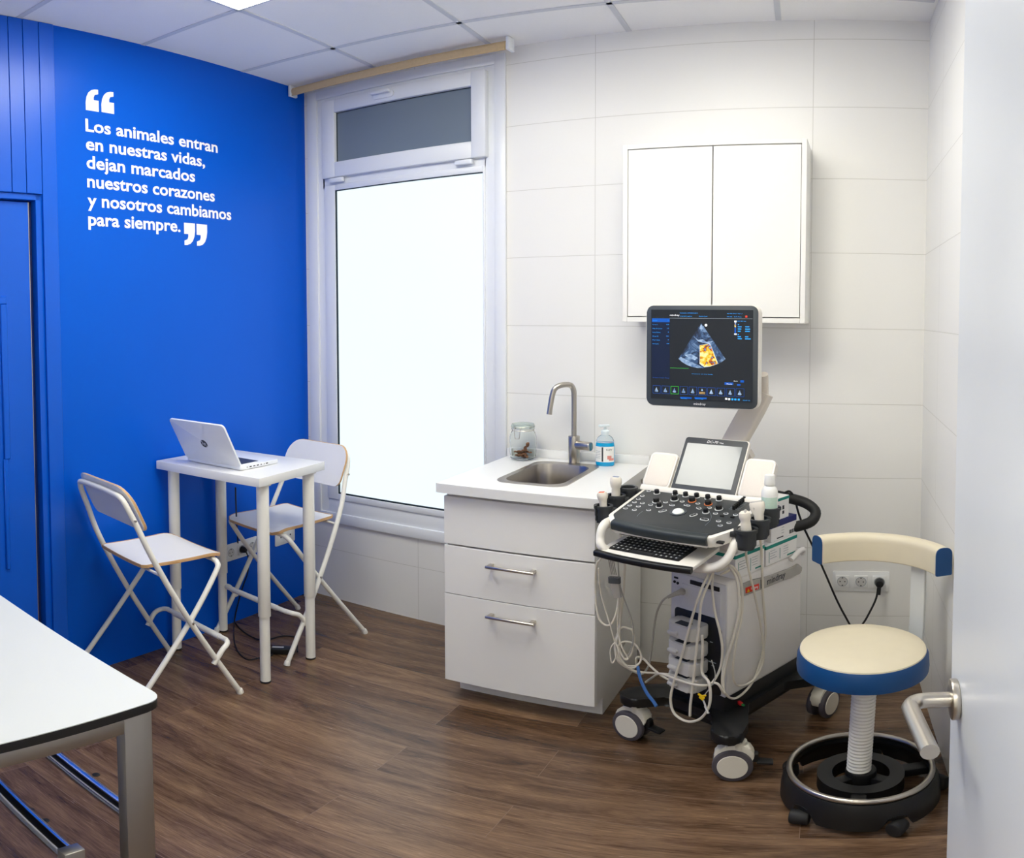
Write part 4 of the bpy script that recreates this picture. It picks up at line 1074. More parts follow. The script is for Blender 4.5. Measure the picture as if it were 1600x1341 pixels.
# keyboard tray
b = B('console_white'); b.prism(rrect(.330, .20, .012, 4, 0, .045), -.014, 0, .003, M=KEY); ky = b.done('keyboard_tray', us)
b = B('black_plastic'); b.tube([KEY@Vector(p) for p in ((-.166, -.054, -.007), (-.09, -.063, -.007), (0, -.066, -.007), (.09, -.063, -.007), (.166, -.056, -.007))], 1, sec=rrect(.022, .02, .006, 3), smooth=4, up=tuple(KEY.to_3x3()@Vector((0, 0, 1)))); b.done('front_lip', ky)
b = B('key_black'); b.prism(rrect(.25, .124, .004, 3, -.018, .039), -.001, .001, M=KEY); kb = b.done('keyboard', us)
keymesh = None
for r_ in range(6):
    y = .090-.0205*r_
    cols = [.0166]*14 if r_ < 5 else [.0166, .0166, .0166, .0166, .083, .0166, .0166, .0166, .0166, .0166]
    x = -.140+.0012*r_
    for w_ in cols:
        if w_ == .0166 and keymesh:
            o = bpy.data.objects.new('key', keymesh); COL.objects.link(o); o.parent = kb; o.matrix_local = KEY@T(x+w_/2, y, 0)
        else:
            b = B('key_black', 'print_grey'); b.prism(rrect(w_-.0022, .0172, .002, 3), .001, .0052, .0012)
            if w_ == .0166: b.use('key_ring').bx(-.004, .001, -.001, .0045, .0052, .0054)
            o = b.done('key', kb); o.matrix_local = KEY@T(x+w_/2, y, 0)
            if w_ == .0166: keymesh = o.data
        x += w_+.0004
b = B('clip_red'); b.cyl((-.13, .112, 0), (-.13, .112, .0006), .0035, seg=12, M=KEY); b.bx(-.122, -.112, .1105, .1135, 0, .0005, M=KEY); b.done('indicator', ky)

# white hand grip round the tray, black grip behind
oval_sec = [(.0135*math.cos(2*PI*i/14), .0175*math.sin(2*PI*i/14)) for i in range(14)]
b = B('console_white')
b.tube([CI@Vector(p) for p in [(-0.763, 2.361, 0.872), (-0.794, 2.298, 0.858)]+[(-0.799, 2.22, 0.859), (-0.802, 2.2, 0.822), (-0.788, 2.19, 0.794), (-0.748, 2.24, 0.764), (-0.626, 2.25, 0.747), (-0.512, 2.2, 0.756), (-0.447, 2.17, 0.767), (-0.405, 2.16, 0.792), (-0.384, 2.17, 0.825), (-0.377, 2.19, 0.854)]+[(-0.381, 2.211, 0.859), (-0.377, 2.275, 0.874)]], 1, sec=oval_sec, smooth=5, up=(0, 0, 1)); b.done('front_grip', us)
b = B('black_rubber'); b.tube([CI@Vector(p) for p in [(-0.359, 2.72, 0.88), (-0.266, 2.71, 0.867), (-0.207, 2.7, 0.852), (-0.173, 2.68, 0.827), (-0.187, 2.66, 0.795), (-0.248, 2.65, 0.774), (-0.335, 2.62, 0.76)]], .0195, seg=14, smooth=5); b.done('rear_handle', us)

# holders
HO_R = [(-0.345, 2.191, 0.89), (-0.316, 2.264, 0.905), (-0.296, 2.346, 0.921)]
HO_L = [(-0.834, 2.316, 0.899), (-0.82, 2.4, 0.917), (-0.799, 2.469, 0.931)]
def holder(p, r_, h_):
    M = CI@T(*p)
    b = B('anthracite')
    k = 26; gap = 12
    def ring(r0, r1, z0, z1, a0, a1):
        n = 26; t = bmesh.new(); V = []
        for i in range(n+1):
            a = R(a0+(a1-a0)*i/n); c, s_ = math.cos(a), math.sin(a)
            V.append([t.verts.new((r*c, r*s_, z)) for r, z in ((r0, z0), (r0, z1), (r1, z1), (r1, z0))])
        for i in range(n):
            for j in range(4): t.faces.new((V[i][j], V[i+1][j], V[i+1][(j+1) % 4], V[i][(j+1) % 4]))
        t.faces.new(V[0][::-1]); t.faces.new(V[-1])
        bmesh.ops.bevel(t, geom=t.edges[:], offset=.0012, segments=1, affect='EDGES') if 0 else None
        b.merge(t, M@RZ(27.4))
    sgn = 1 if p[0] > -.58 else -1
    a0 = -30+gap if sgn > 0 else 210+gap
    ring(r_*.80, r_*1.12, -.006, .004, a0, a0+360-2*gap)
    ring(r_*.78, r_, -h_*.55, -.004, a0, a0+360-2*gap)
    ring(r_*.62, r_*.94, -h_*.85, -h_*.53, a0, a0+360-2*gap)
    ring(r_*.45, r_*.78, -h_, -h_*.83, a0, a0+360-2*gap)
    b.box((-sgn*r_*1.15, 0, -.012), (.02, .022, .016), .003, 2, M@RZ(13))
    b.done('probe_holder', us)
for p in HO_R: holder(p, .033, .060)
for p, r_ in zip(HO_L, (.0285, .030, .031)): holder(p, r_, .056)

# mains cord of the machine, down behind the stool and up to the socket
b = B('cable_black')
cord = [CI@Vector(p) for p in [(-0.345, 2.69, 0.895), (-0.294, 2.69, 0.89), (-0.267, 2.69, 0.898), (-0.252, 2.73, 0.86), (-0.242, 2.76, 0.804), (-0.223, 2.8, 0.731), (-0.197, 2.85, 0.652), (-0.17, 2.89, 0.574), (-0.138, 2.93, 0.479), (-0.105, 2.95, 0.388), (-0.069, 2.95, 0.311), (-0.03, 2.94, 0.249), (0.002, 2.94, 0.279), (0.031, 2.95, 0.334), (0.053, 2.955, 0.389), (0.06, 2.96, 0.436)]]
b.tube(cord, .0042, seg=8, smooth=4); pw = b.done('power_cord', us)
b = B('black_plastic'); b.cyl(CI@Vector((.066, 3.002, .443)), CI@Vector((.066, 2.972, .443)), .0195, .015, seg=18, bev=.002); b.cyl(CI@Vector((.066, 2.985, .443)), CI@Vector((.064, 2.965, .40)), .009, .006, seg=12); b.done('power_plug', pw)

# ---------------------------------------------------------------- probes with their cables and connectors
def conn(k):
    z = (.492, .425, .360, .296)[k]
    b = B('connector_grey', 'machine_grey', 'print_dark')
    M = T(-.012, -.222, z)
    b.prism(round_poly([(-.062, .0), (.062, .0), (.062, .05), (.045, .075), (-.045, .08), (-.062, .06)], .012), -.024, .024, .006, M=M@RZ(0)@RX(0)@T(0, .035, 0)@RZ(180)@T(0, .0, 0))
    b.use('print_dark').box((0, -.018, .0246), (.05, .03, .0012), 0, 1, M)
    b.use('connector_grey').box((-.022, -.045, -.007), (.04, .016, .013), .005, 2, M)
    return b
TH = {}
def probe(pos, label, build, cable, k, cr=.0042, extra=None, csm=5):
    t = thing('ultrasound_probe', label, 'ultrasound probe', T(*pos), 'probes in the console holders')
    W = T(*pos).inverted()
    build(t, W)
    if cable:
        b = B('cable_cream'); b.tube(cable, cr, seg=8, smooth=csm); b.done('cable', t, W)
    if k is not None:
        c = conn(k).done('connector', t, W@CART)
    return t
PR1, PR2, PR3 = [Vector(p) for p in HO_R]; PL1, PL2, PL3 = [Vector(p) for p in HO_L]
def b_front(t, W):
    M = W@T(*PR1)
    b = B('probe_cream'); b.lathe([(0, -.05), (.008, -.05), (.012, -.03), (.0165, .0), (.0155, .022), (.0145, .034), (.0172, .044), (.0185, .054), (.017, .064), (.010, .071), (0, .073)], 24, M@RX(-4)@RY(-6)@S(1, .9, .82)); h = b.done('handle', t)
    b = B('machine_grey'); b.sphere((.003, -.001, .0515), .0125, (.5, 1, .95), M@RX(-4)@RY(-6)); b.done('lens', t)
probe(PR1, 'slim cream probe in the front right holder of the console', b_front,
      [tuple(PR1+Vector((0, 0, -.045)))]+[(-0.368, 2.345, 0.758), (-0.363, 2.354, 0.718), (-0.353, 2.374, 0.65), (-0.349, 2.381, 0.629), (-0.332, 2.413, 0.504), (-0.322, 2.434, 0.401), (-0.322, 2.432, 0.334), (-0.338, 2.402, 0.29), (-0.359, 2.361, 0.279), (-0.381, 2.32, 0.288), (-0.392, 2.298, 0.312), (-0.397, 2.289, 0.36), (-0.391, 2.3, 0.456), (-0.378, 2.326, 0.544), (-0.376, 2.33, 0.625), (-0.383, 2.315, 0.687), (-0.407, 2.328, 0.718)]+[(-0.412, 2.265, 0.727), (-0.434, 2.265, 0.714)], 0, .0040)
def b_wide(t, W):
    M = W@T(*PR2)@RZ(-14)@RY(-12)@RX(-4)@S(.84, .84, .80)
    b = B('probe_cream'); b.loft([(-.05, .024, .018, .008), (-.01, .032, .024, .01), (.018, .037, .026, .011), (.032, .048, .026, .011), (.044, .056, .026, .01), (.062, .058, .025, .01), (.068, .054, .021, .009)], M); h = b.done('handle', t)
    b = B('machine_grey'); b.loft([(.0675, .050, .017, .007), (.071, .047, .014, .006), (.0725, .04, .01, .005)], M); b.done('lens', t)
    b = B('print_dark'); b.text('2', .009, M@T(-.012, -.0127, .040), depth=.0003); b.done('mark', t)
probe(PR2, 'broad flat cream probe standing beside the white gel bottle', b_wide,
      [tuple(PR2+Vector((0, 0, -.045)))]+[(-0.331, 2.427, 0.757), (-0.328, 2.432, 0.674), (-0.325, 2.439, 0.573), (-0.318, 2.452, 0.46), (-0.321, 2.446, 0.396), (-0.331, 2.426, 0.328), (-0.348, 2.394, 0.274), (-0.37, 2.351, 0.248), (-0.391, 2.311, 0.243), (-0.407, 2.281, 0.261), (-0.419, 2.257, 0.297), (-0.423, 2.248, 0.345), (-0.419, 2.258, 0.402), (-0.404, 2.287, 0.461), (-0.389, 2.315, 0.527), (-0.38, 2.331, 0.59), (-0.379, 2.334, 0.65), (-0.387, 2.318, 0.702), (-0.414, 2.314, 0.731)]+[(-0.424, 2.271, 0.733), (-0.447, 2.266, 0.724)], 1, .0042)
def b_left1(t, W):
    M = W@T(*PL1)
    b = B('probe_cream'); b.lathe([(0, -.05), (.009, -.05), (.0135, -.02), (.0125, .008), (.0135, .020), (.018, .030), (.0185, .040), (.015, .047), (0, .049)], 20, M@S(1, .85, 1)@RY(-6)); b.done('handle', t)
    b = B('orange_mark'); b.box((-.001, -.001, .0485), (.018, .012, .0022), .0008, 1, M@RY(-6)); b.done('lens', t)
probe(PL1, 'cream probe with an orange tip in the front left holder', b_left1,
      [tuple(PL1+Vector((0, 0, -.04)))]+[(-0.834, 2.3, 0.733), (-0.857, 2.32, 0.694), (-0.87, 2.34, 0.638), (-0.874, 2.35, 0.571), (-0.871, 2.35, 0.526), (-0.861, 2.35, 0.477), (-0.84, 2.35, 0.455), (-0.819, 2.35, 0.46), (-0.806, 2.36, 0.491), (-0.801, 2.37, 0.533), (-0.801, 2.38, 0.561), (-0.797, 2.38, 0.606), (-0.797, 2.38, 0.442), (-0.806, 2.37, 0.388), (-0.805, 2.36, 0.345), (-0.786, 2.35, 0.319), (-0.761, 2.36, 0.299), (-0.731, 2.37, 0.304), (-0.722, 2.38, 0.334), (-0.739, 2.38, 0.375), (-0.776, 2.38, 0.386), (-0.798, 2.37, 0.371), (-0.789, 2.36, 0.329), (-0.757, 2.36, 0.29), (-0.723, 2.37, 0.276), (-0.672, 2.38, 0.274), (-0.61, 2.36, 0.285)]+[(-0.554, 2.305, 0.301), (-0.503, 2.262, 0.32)], 3, .0038)
def b_left2(t, W):
    M = W@T(*PL2)
    b = B('probe_cream'); b.lathe([(0, -.05), (.010, -.05), (.0145, -.02), (.0155, .008), (.0145, .026), (.018, .034), (.0205, .046), (.0195, .060), (.015, .066), (0, .067)], 20, M@S(1, .82, 1)); b.done('handle', t)
    b = B('probe_blue'); b.box((0, -.001, .0665), (.021, .014, .0022), .0008, 1, M); b.done('lens', t)
probe(PL2, 'cream probe with a bluish tip in the second left holder', b_left2,
      [tuple(PL2+Vector((0, 0, -.04)))]+[(-0.776, 2.36, 0.699), (-0.779, 2.37, 0.647), (-0.785, 2.38, 0.585), (-0.793, 2.39, 0.517), (-0.8, 2.39, 0.456), (-0.799, 2.38, 0.395), (-0.796, 2.38, 0.347), (-0.78, 2.38, 0.316), (-0.762, 2.39, 0.329), (-0.751, 2.39, 0.378), (-0.754, 2.39, 0.425), (-0.771, 2.39, 0.434), (-0.792, 2.39, 0.434), (-0.808, 2.38, 0.403), (-0.81, 2.37, 0.354), (-0.798, 2.37, 0.308), (-0.767, 2.38, 0.281), (-0.743, 2.39, 0.288), (-0.741, 2.39, 0.322), (-0.718, 2.39, 0.321), (-0.688, 2.38, 0.298), (-0.65, 2.36, 0.28), (-0.608, 2.34, 0.271)]+[(-0.559, 2.291, 0.283), (-0.513, 2.261, 0.289)], 2, .0042)

# cables of the plugged-in connectors looping before the body belong to the machine
def cart_cable(pts, r_, name='probe_cable', m='cable_cream'):
    b = B(m); b.tube(pts, r_, seg=8, smooth=5); return b.done(name, us)
cart_cable([(0.066, -0.21, 0.712), (0.086, -0.275, 0.67), (0.05, -0.275, 0.561), (0.01, -0.275, 0.413), (-0.024, -0.275, 0.292), (-0.034, -0.275, 0.223), (-0.017, -0.275, 0.177), (0.033, -0.275, 0.166), (0.083, -0.275, 0.192), (0.117, -0.275, 0.245), (0.127, -0.275, 0.297), (0.12, -0.275, 0.351), (0.073, -0.25, 0.363), (0.083, -0.26, 0.454), (0.084, -0.265, 0.51)], .0046)
cart_cable([(0.083, -0.21, 0.716), (0.087, -0.27, 0.639), (0.076, -0.27, 0.554), (0.064, -0.27, 0.433), (0.052, -0.27, 0.307), (0.044, -0.27, 0.236), (0.042, -0.27, 0.188)], .0044)
cart_cable([(0.071, -0.2, 0.706), (0.078, -0.21, 0.65), (0.094, -0.215, 0.576), (0.114, -0.215, 0.511), (0.124, -0.215, 0.45), (0.12, -0.22, 0.381), (0.107, -0.24, 0.333), (0.102, -0.27, 0.331), (0.052, -0.275, 0.321), (-0.005, -0.275, 0.318), (-0.052, -0.275, 0.318), (-0.108, -0.25, 0.296), (-0.188, -0.2, 0.232), (-0.236, -0.18, 0.189)], .0042)
cart_cable([(0.134, -0.2, 0.745), (0.173, -0.215, 0.72), (0.188, -0.22, 0.67), (0.189, -0.22, 0.602), (0.169, -0.22, 0.505), (0.146, -0.22, 0.422), (0.136, -0.225, 0.341), (0.144, -0.23, 0.298), (0.139, -0.25, 0.338), (0.115, -0.25, 0.339)], .0044)
cart_cable([(-0.558, 2.26, 0.647), (-0.565, 2.24, 0.646), (-0.582, 2.23, 0.641), (-0.603, 2.24, 0.625), (-0.627, 2.27, 0.592), (-0.65, 2.31, 0.539), (-0.666, 2.34, 0.476), (-0.677, 2.36, 0.411), (-0.689, 2.38, 0.344), (-0.7, 2.39, 0.294), (-0.72, 2.39, 0.259), (-0.745, 2.39, 0.261), (-0.771, 2.39, 0.274), (-0.792, 2.39, 0.3), (-0.796, 2.39, 0.343), (-0.784, 2.39, 0.378)].__class__([CI@Vector(p) for p in [(-0.572, 2.275, 0.633), (-0.589, 2.26, 0.629), (-0.609, 2.26, 0.617), (-0.629, 2.28, 0.588), (-0.65, 2.31, 0.539), (-0.666, 2.34, 0.476), (-0.677, 2.36, 0.411), (-0.689, 2.38, 0.344), (-0.7, 2.39, 0.294), (-0.72, 2.39, 0.259), (-0.745, 2.39, 0.261), (-0.771, 2.39, 0.274), (-0.792, 2.39, 0.3), (-0.796, 2.39, 0.343), (-0.784, 2.39, 0.378)]]), .0036, 'ecg_cable', 'cable_grey')
b = B('machine_grey'); pg = [(-0.064, -0.188, 0.604), (-0.053, -0.21, 0.611), (-0.056, -0.235, 0.609), (-0.069, -0.255, 0.6)]
b.tube(pg, lambda u: .0135-.0085*u, seg=14, smooth=3); b.done('ecg_plug', us)
# lead connector hanging at the left
eg = thing('ecg_lead_set', 'grey lead connector with thin leads hanging below the console beside the sink cabinet', 'lead set')
b = B('machine_grey', 'dark_grey'); P = [(-0.8, 2.33, 0.647), (-0.799, 2.33, 0.626), (-0.787, 2.33, 0.574)]
b.tube([P[0], tuple(Vector(P[0]).lerp(Vector(P[1]), .5)), P[1], tuple(Vector(P[1]).lerp(Vector(P[2]), .5)), P[2]], lambda u: 1-.55*max(0, u-.3), sec=rrect(.038, .016, .004, 3), up=(0, -1, 0))
b.use('dark_grey'); b.tube([P[0], P[1]], 1, sec=rrect(.040, .018, .004, 3), up=(0, -1, 0)); b.done('lead_connector', eg)
for k in range(4):
    pts = [(-0.806, 2.3, 0.731), (-0.807, 2.32, 0.691), (-0.804, 2.33, 0.656)]
    b = B('cable_grey'); b.tube([tuple(Vector(p)+Vector((.0055*k-.006, 0, 0))) for p in pts], .0019, seg=6, smooth=4); b.done('lead_wire', eg)
b = B('cable_cream'); b.tube([(-0.785, 2.33, 0.573), (-0.79, 2.34, 0.523), (-0.795, 2.35, 0.464), (-0.791, 2.35, 0.418), (-0.773, 2.34, 0.373), (-0.755, 2.34, 0.341), (-0.764, 2.33, 0.339), (-0.78, 2.33, 0.367), (-0.795, 2.33, 0.398), (-0.809, 2.33, 0.384), (-0.814, 2.33, 0.357), (-0.807, 2.33, 0.318), (-0.798, 2.34, 0.336), (-0.796, 2.34, 0.365)], .0026, seg=6, smooth=5); b.done('trunk_cable', eg)
b = B('cable_cream'); b.tube([(-0.849, 2.31, 0.681), (-0.85, 2.33, 0.599), (-0.839, 2.34, 0.53), (-0.82, 2.34, 0.469), (-0.804, 2.34, 0.406), (-0.792, 2.34, 0.347), (-0.756, 2.345, 0.3), (-0.727, 2.35, 0.307)], .0024, seg=6, smooth=5); b.done('trunk_cable', eg)
b = B('cable_grey'); b.tube([(-0.791, 2.34, 0.717), (-0.791, 2.345, 0.659), (-0.787, 2.35, 0.609), (-0.771, 2.35, 0.558), (-0.752, 2.35, 0.506), (-0.741, 2.35, 0.453), (-0.742, 2.35, 0.397), (-0.758, 2.35, 0.348), (-0.777, 2.35, 0.359)], .0026, seg=6, smooth=5); b.done('trunk_cable', eg)
bs = B('strap_blue'); bs.tube([(-0.718, 2.33, 0.318), (-0.708, 2.31, 0.302), (-0.689, 2.28, 0.282), (-0.659, 2.24, 0.264), (-0.631, 2.21, 0.254), (-0.615, 2.19, 0.247)], 1, sec=rrect(.011, .006, .002, 2), smooth=4, up=(0, -1, 0)); tag(bs.done('cable_tie_strap'), 'blue strap hanging from the coiled cables', 'strap')
# clips
CY = [(0.102, -0.285, 0.29)][0]
cl = thing('lead_clip', 'yellow lead clip dangling before the machine base', 'clip', CART@T(*CY))
b = B('clip_yellow'); b.box((0, 0, 0), (.018, .008, .014), .002, 2, RY(25)); b.box((.010, 0, .006), (.020, .006, .006), .0015, 2, RY(-25)); b.box((-.010, 0, .004), (.014, .007, .006), .0015, 2, RY(20)); b.done('clip_body', cl)
b = B('clip_clear'); b.tube([(.004, 0, -.006), (.012, 0, -.022), (.022, 0, -.05)], .003, seg=8, smooth=3); b.tube([(.012, 0, -.028), (.026, 0, -.052)], .0035, seg=8); b.done('clip_tip', cl)
b = B('cable_grey'); b.tube([(.008, .0, .010), (.028, .01, .05), (.035, .02, .09), (.02, .02, .14)], .0018, seg=6, smooth=4); b.done('lead_wire', cl)
RYP = [(0.12, -0.117, 0.197)][0]
cl = thing('lead_clip', 'red lead clip lying on the black front foot of the machine', 'clip', CART@T(RYP[0], RYP[1], .1945)@RZ(-25))
b = B('clip_red'); b.box((0, 0, .008), (.022, .012, .012), .003, 2, RZ(15)); b.box((.006, -.004, .016), (.012, .01, .008), .002, 2); b.done('clip_body', cl)
b = B('clip_green'); b.cyl((.012, .002, .008), (.022, .004, .009), .004, seg=10); b.done('clip_button', cl)
b = B('clip_clear'); b.tube([(-.008, -.002, .006), (-.028, -.016, .003), (-.045, -.03, .0045)], .0026, seg=8, smooth=3); b.tube([(-.010, .002, .006), (-.034, -.006, .003), (-.05, -.022, .0045)], .0026, seg=8, smooth=3); b.done('clip_tip', cl)

# gel bottle in the third right holder
ge = thing('gel_bottle', 'white gel bottle with cap in the rear right console holder', 'bottle', T(*PR3))
b = B('bottle_white'); b.lathe([(0, -.045), (.022, -.045), (.0245, -.042), (.0255, -.03), (.0265, .045), (.0255, .058), (.020, .070), (.0145, .075), (.0145, .079), (0, .079)], 32); b.done('bottle_body', ge)
b = B('bottle_white'); b.lathe([(0, .0785), (.0175, .0785), (.018, .081), (.0165, .106), (.0155, .109), (0, .1095)], 28); b.done('cap', ge)
b = B('label_green')
def gl(u, v):
    a = R(205+135*u); return (.0268*math.cos(a), .0268*math.sin(a), .002+.038*v)
b.grid(gl, 14, 1, .0003); b.done('label', ge)

# ---------------------------------------------------------------- cartons on the deck of the machine
def carton(label, x0, x1, y0, y1, z0, z1, style):
    M = CART@T((x0+x1)/2, (y0+y1)/2, z0)
    t = thing('carton', label, 'carton', M, 'small cartons on the machine')
    hx, hy, h = (x1-x0)/2, (y1-y0)/2, z1-z0
    b = B('carton_white'); b.bx(-hx, hx, -hy, hy, 0, h, .0012, 1); b.done('box_body', t)
    e = .0006
    if style == 'teal':
        b = B('carton_teal'); b.bx(-hx-e, hx+e, -hy-e, hy+e, h-.018, h-.006); b.done('teal_band', t)
        b = B('print_grey', 'carton_teal')
        for i in range(4): b.bx(hx, hx+e, -hy*.75, -hy*.75+.03+.01*(i % 2), h*.62-.009*i, h*.62-.009*i+.0015); b.bx(hx, hx+e, .01, .04, h*.60-.009*i, h*.60-.009*i+.0012)
        b.use('carton_teal').text('A. Ariel', .0062, T(hx, hy*.30, h*.12)@SIDE, width=hy*.58, depth=.0004) if 0 else b.use('carton_teal').bx(hx, hx+e, hy*.35, hy*.9, h*.10, h*.10+.005)
        for k in range(2): b.use('carton_teal').bx(hx, hx+e, -hy*.82+k*.065, -hy*.82+k*.065+.0022, h*.12, h*.62)
        b.done('print', t)
    elif style == 'navy':
        b = B('carton_navy'); b.bx(-hx-e, hx+e, -hy-e, hy+e, h-.020, h+e); b.done('navy_band', t)
        b = B('print_grey', 'print_dark')
        for i in range(3): b.bx(hx, hx+e, -hy*.2, -hy*.2+.016, h*.58-.010*i, h*.58-.010*i+.0012)
        b.use('print_dark')
        for i in range(9): b.bx(hx, hx+e, hy*.42+i*.0042, hy*.42+i*.0042+(.0026 if i % 3 else .0014), h*.10, h*.30)
        b.bx(hx, hx+e, -hy*.55, -hy*.05, h*.08, h*.08+.004); b.done('print', t)
    elif style == 'lid':
        b = B('carton_teal'); b.bx(-hx-e, hx+e, -hy-e, hy+e, h-.012, h-.002); b.done('teal_band', t)
        b = B('print_dark'); b.bx(hx, hx+e, hy*.45, hy*.6, h*.42, h*.6); b.bx(hx, hx+e, hy*.45, hy*.6, h*.22, h*.36); b.done('print', t)
    else:
        b = B('print_grey'); b.bx(hx, hx+e, hy*.35, hy*.95, h*.55, h*.58); b.done('print', t)
carton('white carton with a teal band, the front one standing on the machine deck', .0, .117, -.143, .014, .677, .765, 'teal')
carton('white carton with a teal band, the rear one on the deck under the navy one', -.0, .117, .024, .213, .677, .755, 'teal')
carton('white carton with a navy band stacked on the rear teal-banded carton', .0, .115, .055, .211, .7555, .825, 'navy')
carton('topmost white carton with a thin teal rim, stacked on the navy-banded one', -.005, .11, .02, .170, .8255, .905, 'lid')
carton('plain white flat carton lying on the front teal-banded carton', .01, .116, -.128, .012, .7655, .800, 'plain')

# ================================================================ STOOL
SO = Vector((.004, 2.113, 0))
so = thing('rolling_stool', 'round cream and blue rolling stool with curved backrest by the door', 'stool', T(*SO))
b = B('vinyl_blue'); b.lathe([(0, .478), (.170, .478), (.1865, .486), (.188, .5), (.186, .535), (.180, .549), (0, .549)], 64); seat = b.done('seat', so, label='blue vinyl side of the seat')
b = B('vinyl_cream'); b.lathe([(0, .548), (.1795, .548), (.178, .553), (.168, .558), (.12, .563), (0, .566)], 64); b.done('seat_top', seat, label='cream vinyl top of the seat')
b = B('hose_white')
prof = []; n = 30
tb = bmesh.new(); rings = []
for i in range(n*4+1):
    u = i/(n*4); z = .105+.375*u
    r_ = .0335+(.0022 if i % 4 in (1, 2) else -.0014)
    cx = -.006+.014*u; cy = .004*math.sin(PI*u)
    rings.append([tb.verts.new((cx+r_*math.cos(2*PI*k/28), cy+r_*math.sin(2*PI*k/28), z)) for k in range(28)])
for a, c in zip(rings, rings[1:]):
    for k in range(28): tb.faces.new((a[k], a[(k+1) % 28], c[(k+1) % 28], c[k]))
b.merge(tb); b.done('bellows', so, sharp=80)
b = B('steel'); b.cyl((0, 0, .09), (0, 0, .47), .018, seg=16); b.done('gas_column', so)
# base: skirted ring, inner ring, spokes
def disc(r, n=72): return [(r*math.cos(2*PI*i/n), r*math.sin(2*PI*i/n)) for i in range(n)]
b = B('black_plastic')
n = 96; tb = bmesh.new(); V = []
cuts = [227, 295, 10, 82, 154]
def skirt(a):
    d = min(abs((a-c+180) % 360-180) for c in cuts)
    return .018+.047*max(0, 1-(d/11)**4) if d < 11 else .018
for i in range(n):
    a = 360*i/n; c, s_ = math.cos(R(a)), math.sin(R(a)); zb = skirt(a)
    V.append([tb.verts.new((r*c, r*s_, z)) for r, z in ((.198, .112), (.212, .108), (.222, .085), (.227, .05), (.228, zb), (.222, zb), (.218, .05), (.206, .085), (.196, .092))])
for i in range(n):
    A, Bv = V[i], V[(i+1) % n]
    for j in range(9): tb.faces.new((A[j], A[(j+1) % 9], Bv[(j+1) % 9], Bv[j]))
b.merge(tb)
b.ringprism(disc(.125), disc(.082), .045, .095)
for a in (15, 92, 268):
    M = RZ(a)
    b.bx(.12, .205, -.022, .022, .062, .092, .006, M=M)
b.done('base_ring', so)
b = B('black_plastic'); b.cyl((0, 0, .05), (0, 0, .108), .045, seg=28, bev=.004)
for k in range(3): b.bx(.03, .095, -.018, .018, .06, .09, .004, M=RZ(120*k+95))
b.done('hub', so)
b = B('steel'); b.tube([(.203*math.cos(2*PI*i/80), .203*math.sin(2*PI*i/80), .118) for i in range(80)], .0092, seg=12, closed=True); b.done('foot_ring', so)
for k, a in enumerate(cuts):
    b = B('black_rubber'); M = RZ(a)@T(.232, 0, .027)@RZ(35)
    b.cyl((0, -.027, 0), (0, .027, 0), .0255, .0235, seg=28, bev=.007, M=M@T(0, 0, -.0015)); b.done('caster', so)
# backrest
RB, A0, A1 = .246, 20, 126
b = B('vinyl_cream'); sec = round_poly([(-.026, -.044), (.026, -.044), (.026, .044), (-.026, .044)], [.006, .006, .024, .024], 5)
arc_ = [(RB*math.cos(R(A0+(A1-A0)*i/30)), RB*math.sin(R(A0+(A1-A0)*i/30)), .800) for i in range(31)]
b.tube(arc_, 1, sec=sec, up=(0, 0, 1)); br = b.done('backrest', so, label='cream vinyl backrest')
for a, s_ in ((A0, -1), (A1, 1)):
    b = B('vinyl_blue'); c = Vector((RB*math.cos(R(a)), RB*math.sin(R(a)), .8)); tdir = Vector((-math.sin(R(a)), math.cos(R(a)), 0))*s_
    b.tube([c, c+tdir*.004], 1, sec=[(x*1.02, y*1.02) for x, y in sec], up=(0, 0, 1)); b.done('end_cap', br, label='blue vinyl end of the backrest')
pa = 48
b = B('post_grey'); M = RZ(pa)
b.tube([(.10, 0, .472), (.19, 0, .470), (.232, 0, .482), (.242, 0, .52), (.246, 0, .60), (.248, 0, .76)], 1, sec=rrect(.054, .010, .002, 3), smooth=4, up=(0, 0, -1), M=M); b.done('backrest_post', so)

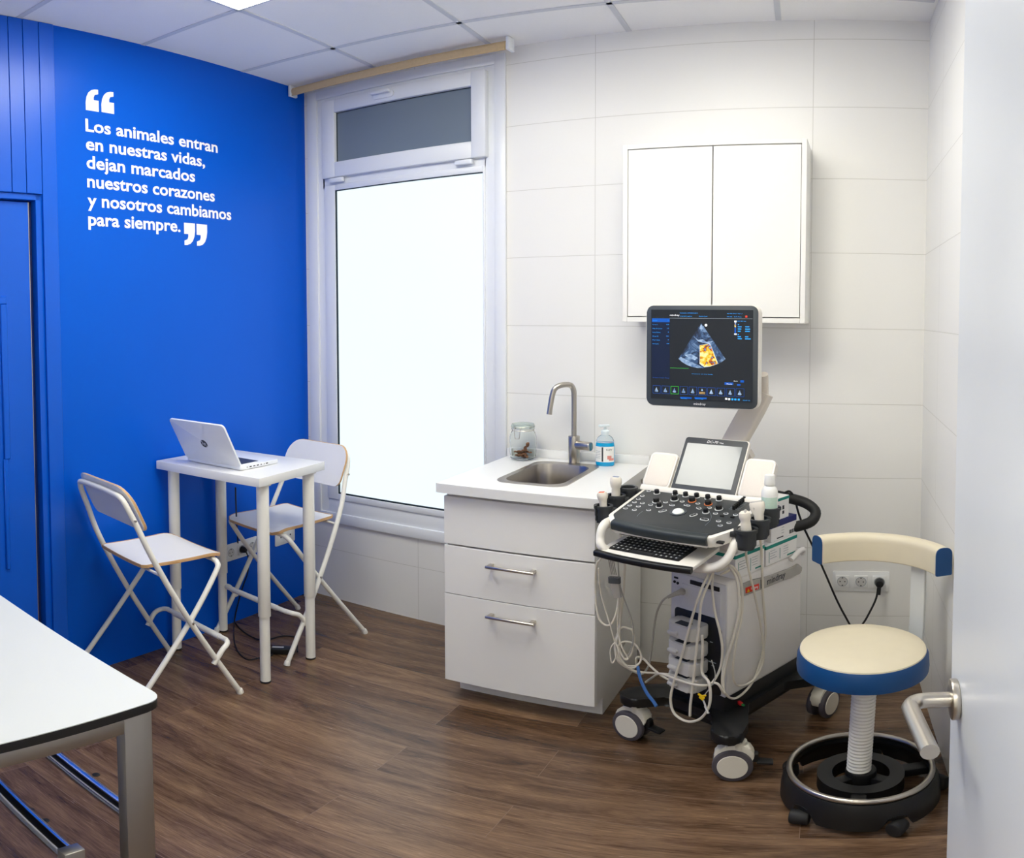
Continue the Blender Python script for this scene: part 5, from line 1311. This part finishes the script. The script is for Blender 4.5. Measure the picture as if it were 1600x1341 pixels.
# ================================================================ EXAM TABLE
TT = .85
et = thing('examination_table', 'white examination table with black edge, steel legs and chrome bars near the blue door', 'table', T(-1.50, .50, 0))
W = T(-1.50, .50, 0).inverted()
tp = round_poly([(-1.95, .745), (-1.95, .14), (-1.005, .14), (-1.005, .745)][::-1], .035, 6)
b = B('exam_top'); b.prism(tp, TT-.002, TT, 0); top = b.done('tabletop', et, W)
b = B('black_edge'); b.prism(tp, TT-.020, TT-.0018, .0012); b.done('edge_band', top, W, label='black table edge')
b = B('table_steel'); b.bx(-1.93, -1.015, .685, .715, TT-.055, TT-.0202, .001); b.bx(-1.93, -1.015, .165, .195, TT-.055, TT-.0202, .001); b.bx(-1.04, -1.012, .195, .69, TT-.055, TT-.0202, .001); b.bx(-1.93, -1.905, .195, .69, TT-.055, TT-.0202, .001); b.done('frame', et, W)
for x0, x1 in ((-1.036, -1.010), (-1.935, -1.91)):
    for y0, y1 in ((.667, .722), (.162, .217)):
        b = B('table_steel'); b.bx(x0, x1, y0, y1, .006, TT-.0203, .002); lg = b.done('leg', et, W)
        b = B('black_rubber'); b.bx(x0, x1, y0, y1, 0, .007, .001); b.done('foot_cap', lg, W)
for y, x1 in ((.700, -1.03), (.548, -.985)):
    b = B('chrome'); b.tube([(-1.92, y, .57), (x1, y, .57)], .0165, seg=20, M=W); b.done('cross_bar', et)
b = B('table_steel'); b.bx(-1.0, -.975, .53, .566, .0, .59, .002, M=W); b.done('bar_post', et)
b = B('table_steel'); b.bx(-1.93, -1.90, .217, .70, .555, .585, .002, M=W); b.done('end_rail', et)

# dark plugs set in the floor under the table
for (x, y), lab in (((-1.926, 1.164), 'small dark round plug in the floor, farthest of the three'), ((-1.843, .898), 'small dark round plug in the floor, leftmost of the three'), ((-1.770, .905), 'small dark round plug in the floor, nearest of the three')):
    b = B('black_rubber'); b.lathe([(0, .0), (.0125, .0), (.0125, .0012), (.0105, .0022), (0, .0022)], 20)
    tag(b.done('floor_plug', place=T(x, y, 0)), lab, 'floor plug', 'floor plugs')
